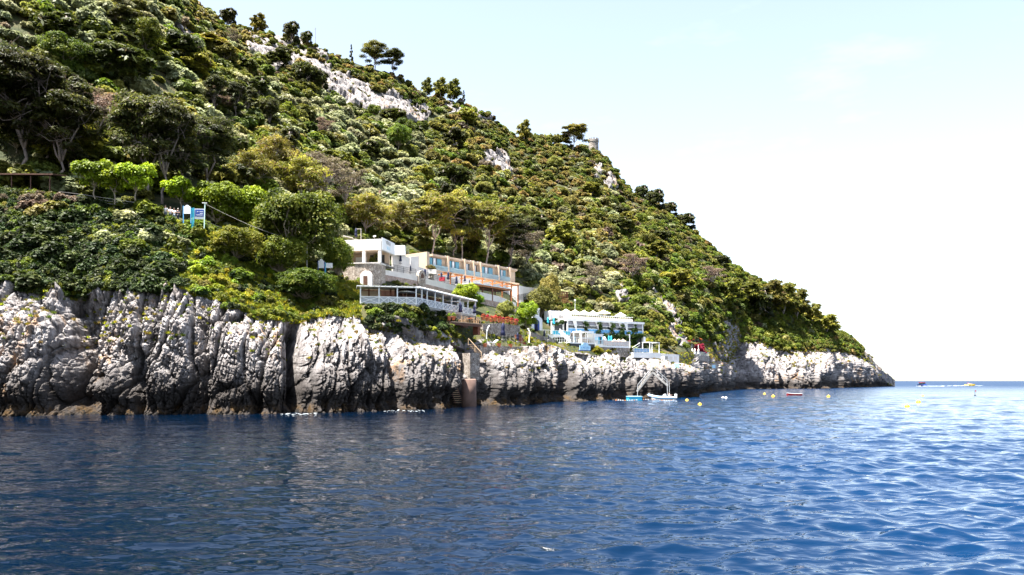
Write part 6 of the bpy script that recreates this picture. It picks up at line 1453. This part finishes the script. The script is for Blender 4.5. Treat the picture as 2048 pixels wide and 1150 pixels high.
ri = empty('inflatable_boat', (X(1327, 147), 147, .02), math.pi - .1, 'pale blue inflatable motor boat with a seated person by the sea stairs', 'boat')
tb_ = MB(); pts = []
for a in np.linspace(-1, 1, 25):
    t = abs(a); x = 2.3 - 4.4*max(0, (t-.3)/.7) if t > .3 else 2.3 + .35*math.cos(t/.3*math.pi/2); y = .82*math.copysign(min(1, (t/.42)**.8), a); pts.append((x, y, .42 + .42*max(0, (x-.2)/2.4)**2))
tb_.tube(pts, [.10] + [.25]*23 + [.10], 10).build('tubes', RUBBER, ri, True); hh_, _ = hull(4.3, 1.5, .34, WHITE, ri); MB().tube([(p[0]*1.0, p[1]*1.3, p[2]-.02) for p in pts[1:-1]], .045, 6).build('rubbing_strake', MBLUE, ri)
MB().box(-.5, .1, -.3, .3, .1, .95).box(-.45, -.1, -.34, .34, .95, 1.1).build('console', WHITE, ri); MB().box(-1.3, -.8, -.4, .4, .1, .55).build('seat', CLOTHW, ri)
en = MB().box(-2.45, -2.0, -.2, .2, .35, .95).prism([(-2.5, .95), (-1.98, .95), (-2.05, 1.12), (-2.4, 1.12)], 'y', -.2, .2).build('outboard_motor', WHITE, ri); MB().box(-2.3, -2.15, -.06, .06, -.4, .35).build('shaft', CONC, en)
person(ri.matrix_basis @ Vector((-1.02, 0, .10)), math.pi/2 + math.pi - .1 + math.pi, 'person in a white shirt sitting at the controls of the inflatable boat', CLOTHW, CLOTHB, HAIR, 'wheel', True)
ys_ = empty('yellow_speedboat', (X(1940, 560), 560, .1), -.08, 'yellow speedboat running along the horizon with a white wake', 'boat')
h_, pr = hull(7.0, 2.3, .95, YEL, ys_); MB().prism([(-1.2, .9), (1.6, .95), (.9, 1.65), (-.9, 1.7)], 'y', -.85, .85).build('windscreen', CREAM, ys_); MB().box(-3.2, -1.4, -.7, .7, .5, 1.05).build('seat', WHITE, ys_)
MB().bar((-1.6, -.9, .9), (-1.5, -.9, 2.2), .1).bar((-1.6, .9, .9), (-1.5, .9, 2.2), .1).bar((-1.5, -.95, 2.2), (-1.5, .95, 2.2), .12).build('rail_arch', RED, ys_)
db = empty('dark_motor_boat', (X(1845.5, 520), 520, .1), -math.pi/2 + .15, 'dark motor boat with white cabin top coming head-on near the horizon', 'boat')
h_, pr = hull(7.5, 3.2, 1.15, DBLUE, db); MB().prism([(-2.4, 1.0), (1.4, 1.0), (.9, 2.3), (-2.0, 2.4)], 'y', -1.2, 1.2).build('cabin', DARK, db); MB().box(-2.6, 1.0, -1.3, 1.3, 2.42, 2.62).build('cabin_roof', RED, db); MB().box(1.15, 1.42, -.9, .9, 1.3, 2.0).build('windscreen', GLASS, db)
def foam_patch(name, spots, label, cat):
    mb = MB(); rg = random.Random(3)
    o = Vector((spots[0][0], spots[0][1], 0))
    for x, y, rx, ry, z in spots:
        n = 9; b = [(x + rx*math.cos(6.283*k/n)*rg.uniform(.5, 1.2) - o.x, y + ry*math.sin(6.283*k/n)*rg.uniform(.5, 1.2) - o.y, z) for k in range(n)]
        mb.add(b + [(x - o.x, y - o.y, z + .14*min(1, rx)*rg.random())], [(k, (k+1) % n, n) for k in range(n)])
    w_ = mb.build(name, FOAM); w_.location = o; return tag(w_, label, cat, kind='stuff')
rg = random.Random(9)
sp_ = []
for cx, cy, dx, n in ((X(1862, 515), 515, 9, 60), (X(1925, 560), 560, 9, 60)):
    for k in range(n): sp_.append((cx + rg.gauss(0, dx*.75), cy + rg.gauss(0, 5), rg.uniform(.3, 1.6), rg.uniform(.4, 2.0), .12 + rg.uniform(0, .12)))
foam_patch('boat_wake', sp_, 'white wake foam around the two motor boats near the horizon', 'wake')
sp_ = []
for x0, x1, py, n in ((560, 632, 829, 40), (768, 850, 822.5, 30), (1560, 1620, 778.6, 8)):
    for k in range(n):
        px = rg.uniform(x0, x1); q = Dw(py + rg.gauss(0, 1.1)); sp_.append((X(px, q), q, rg.uniform(.03, .22), rg.uniform(.05, .4), .02 + rg.uniform(0, .1)))
foam_patch('shore_foam', sp_, 'thin white foam where small waves wash the foot of the cliff', 'foam')
# ------------------------------------------------------------------ buoys
def buoy(px, py, label, r=.32, mat=YEL):
    q = Dw(py); o = empty('yellow_buoy', (X(px, q), q, 0), random.uniform(0, 6), label, 'buoy', 'yellow mooring buoys'); r *= .75; o.scale = (r, r, r)
    MB().lathe([(.05, -.8), (.6, -.65), (.95, -.2), (1.0, .15), (.85, .6), (.5, .92), (.18, 1.02), (.16, 1.25), (.03, 1.27)], n=16).build('float', mat, o, True); MB().lathe([(1.0, .02), (1.03, .06), (1.03, .14), (1.0, .18)], n=16).build('band', simple('buoy_band', (.6, .33, .01), .5, .1, 2) if 'buoy_band' not in MATS else MATS['buoy_band'], o, True); MB().tube([(.16*math.cos(a), 0, 1.3 + .16*math.sin(a)) for a in np.linspace(0, 6.283, 10)], .045, 6, False).build('ring', CONC, o)
for px, py, lb, r in ((1529, 788.5, 'yellow buoy left of the red rowing boat, the farther of two', .45), (1546.5, 793.5, 'yellow buoy left of the red rowing boat, the nearer of two', .5), (1657, 794, 'pale yellow buoy right of the red rowing boat', .5), (1845.5, 793, 'small yellow buoy just below the dark motor boat', .4), (1837, 805.5, 'yellow buoy in the middle of the right-hand diagonal row', .5), (1814.5, 814.5, 'nearest yellow buoy of the right-hand diagonal row', .45), (1374, 801.5, 'orange-yellow buoy just right of the inflatable boat', .38), (1399.6, 810, 'yellow buoy nearest the camera below the stone shelter', .38)):
    buoy(px, py, lb, r)
for px, py, lb in ((1446, 796.5, 'left of two small white floats off the cliff'), (1452, 797, 'right of two small white floats off the cliff')):
    q = Dw(py); o = empty('white_float', (X(px, q), q, 0), 0, lb, 'float', 'small white floats'); MB().lathe([(.02, -.2), (.26, -.05), (.3, .1), (.2, .3), (.02, .34)], n=12).build('body', WHITE, o, True); MB().tube([(0, 0, .33), (0, 0, .5)], .03, 6).build('stem', CONC, o)
q = Dw(791); mk = empty('marker_stake', (X(1950, q), q, 0), 0, 'thin dark marker stake with small red flag standing in the open water', 'marker'); MB().tube([(0, 0, -.4), (0, 0, 1.3)], .04, 6).lathe([(.02, -.1), (.25, -.02), (.25, .12), (.03, .2)], (0, 0, 0), 10).build('stake', DARK, mk); MB().box(.02, .3, -.01, .01, .95, 1.25).build('flag', RED, mk)
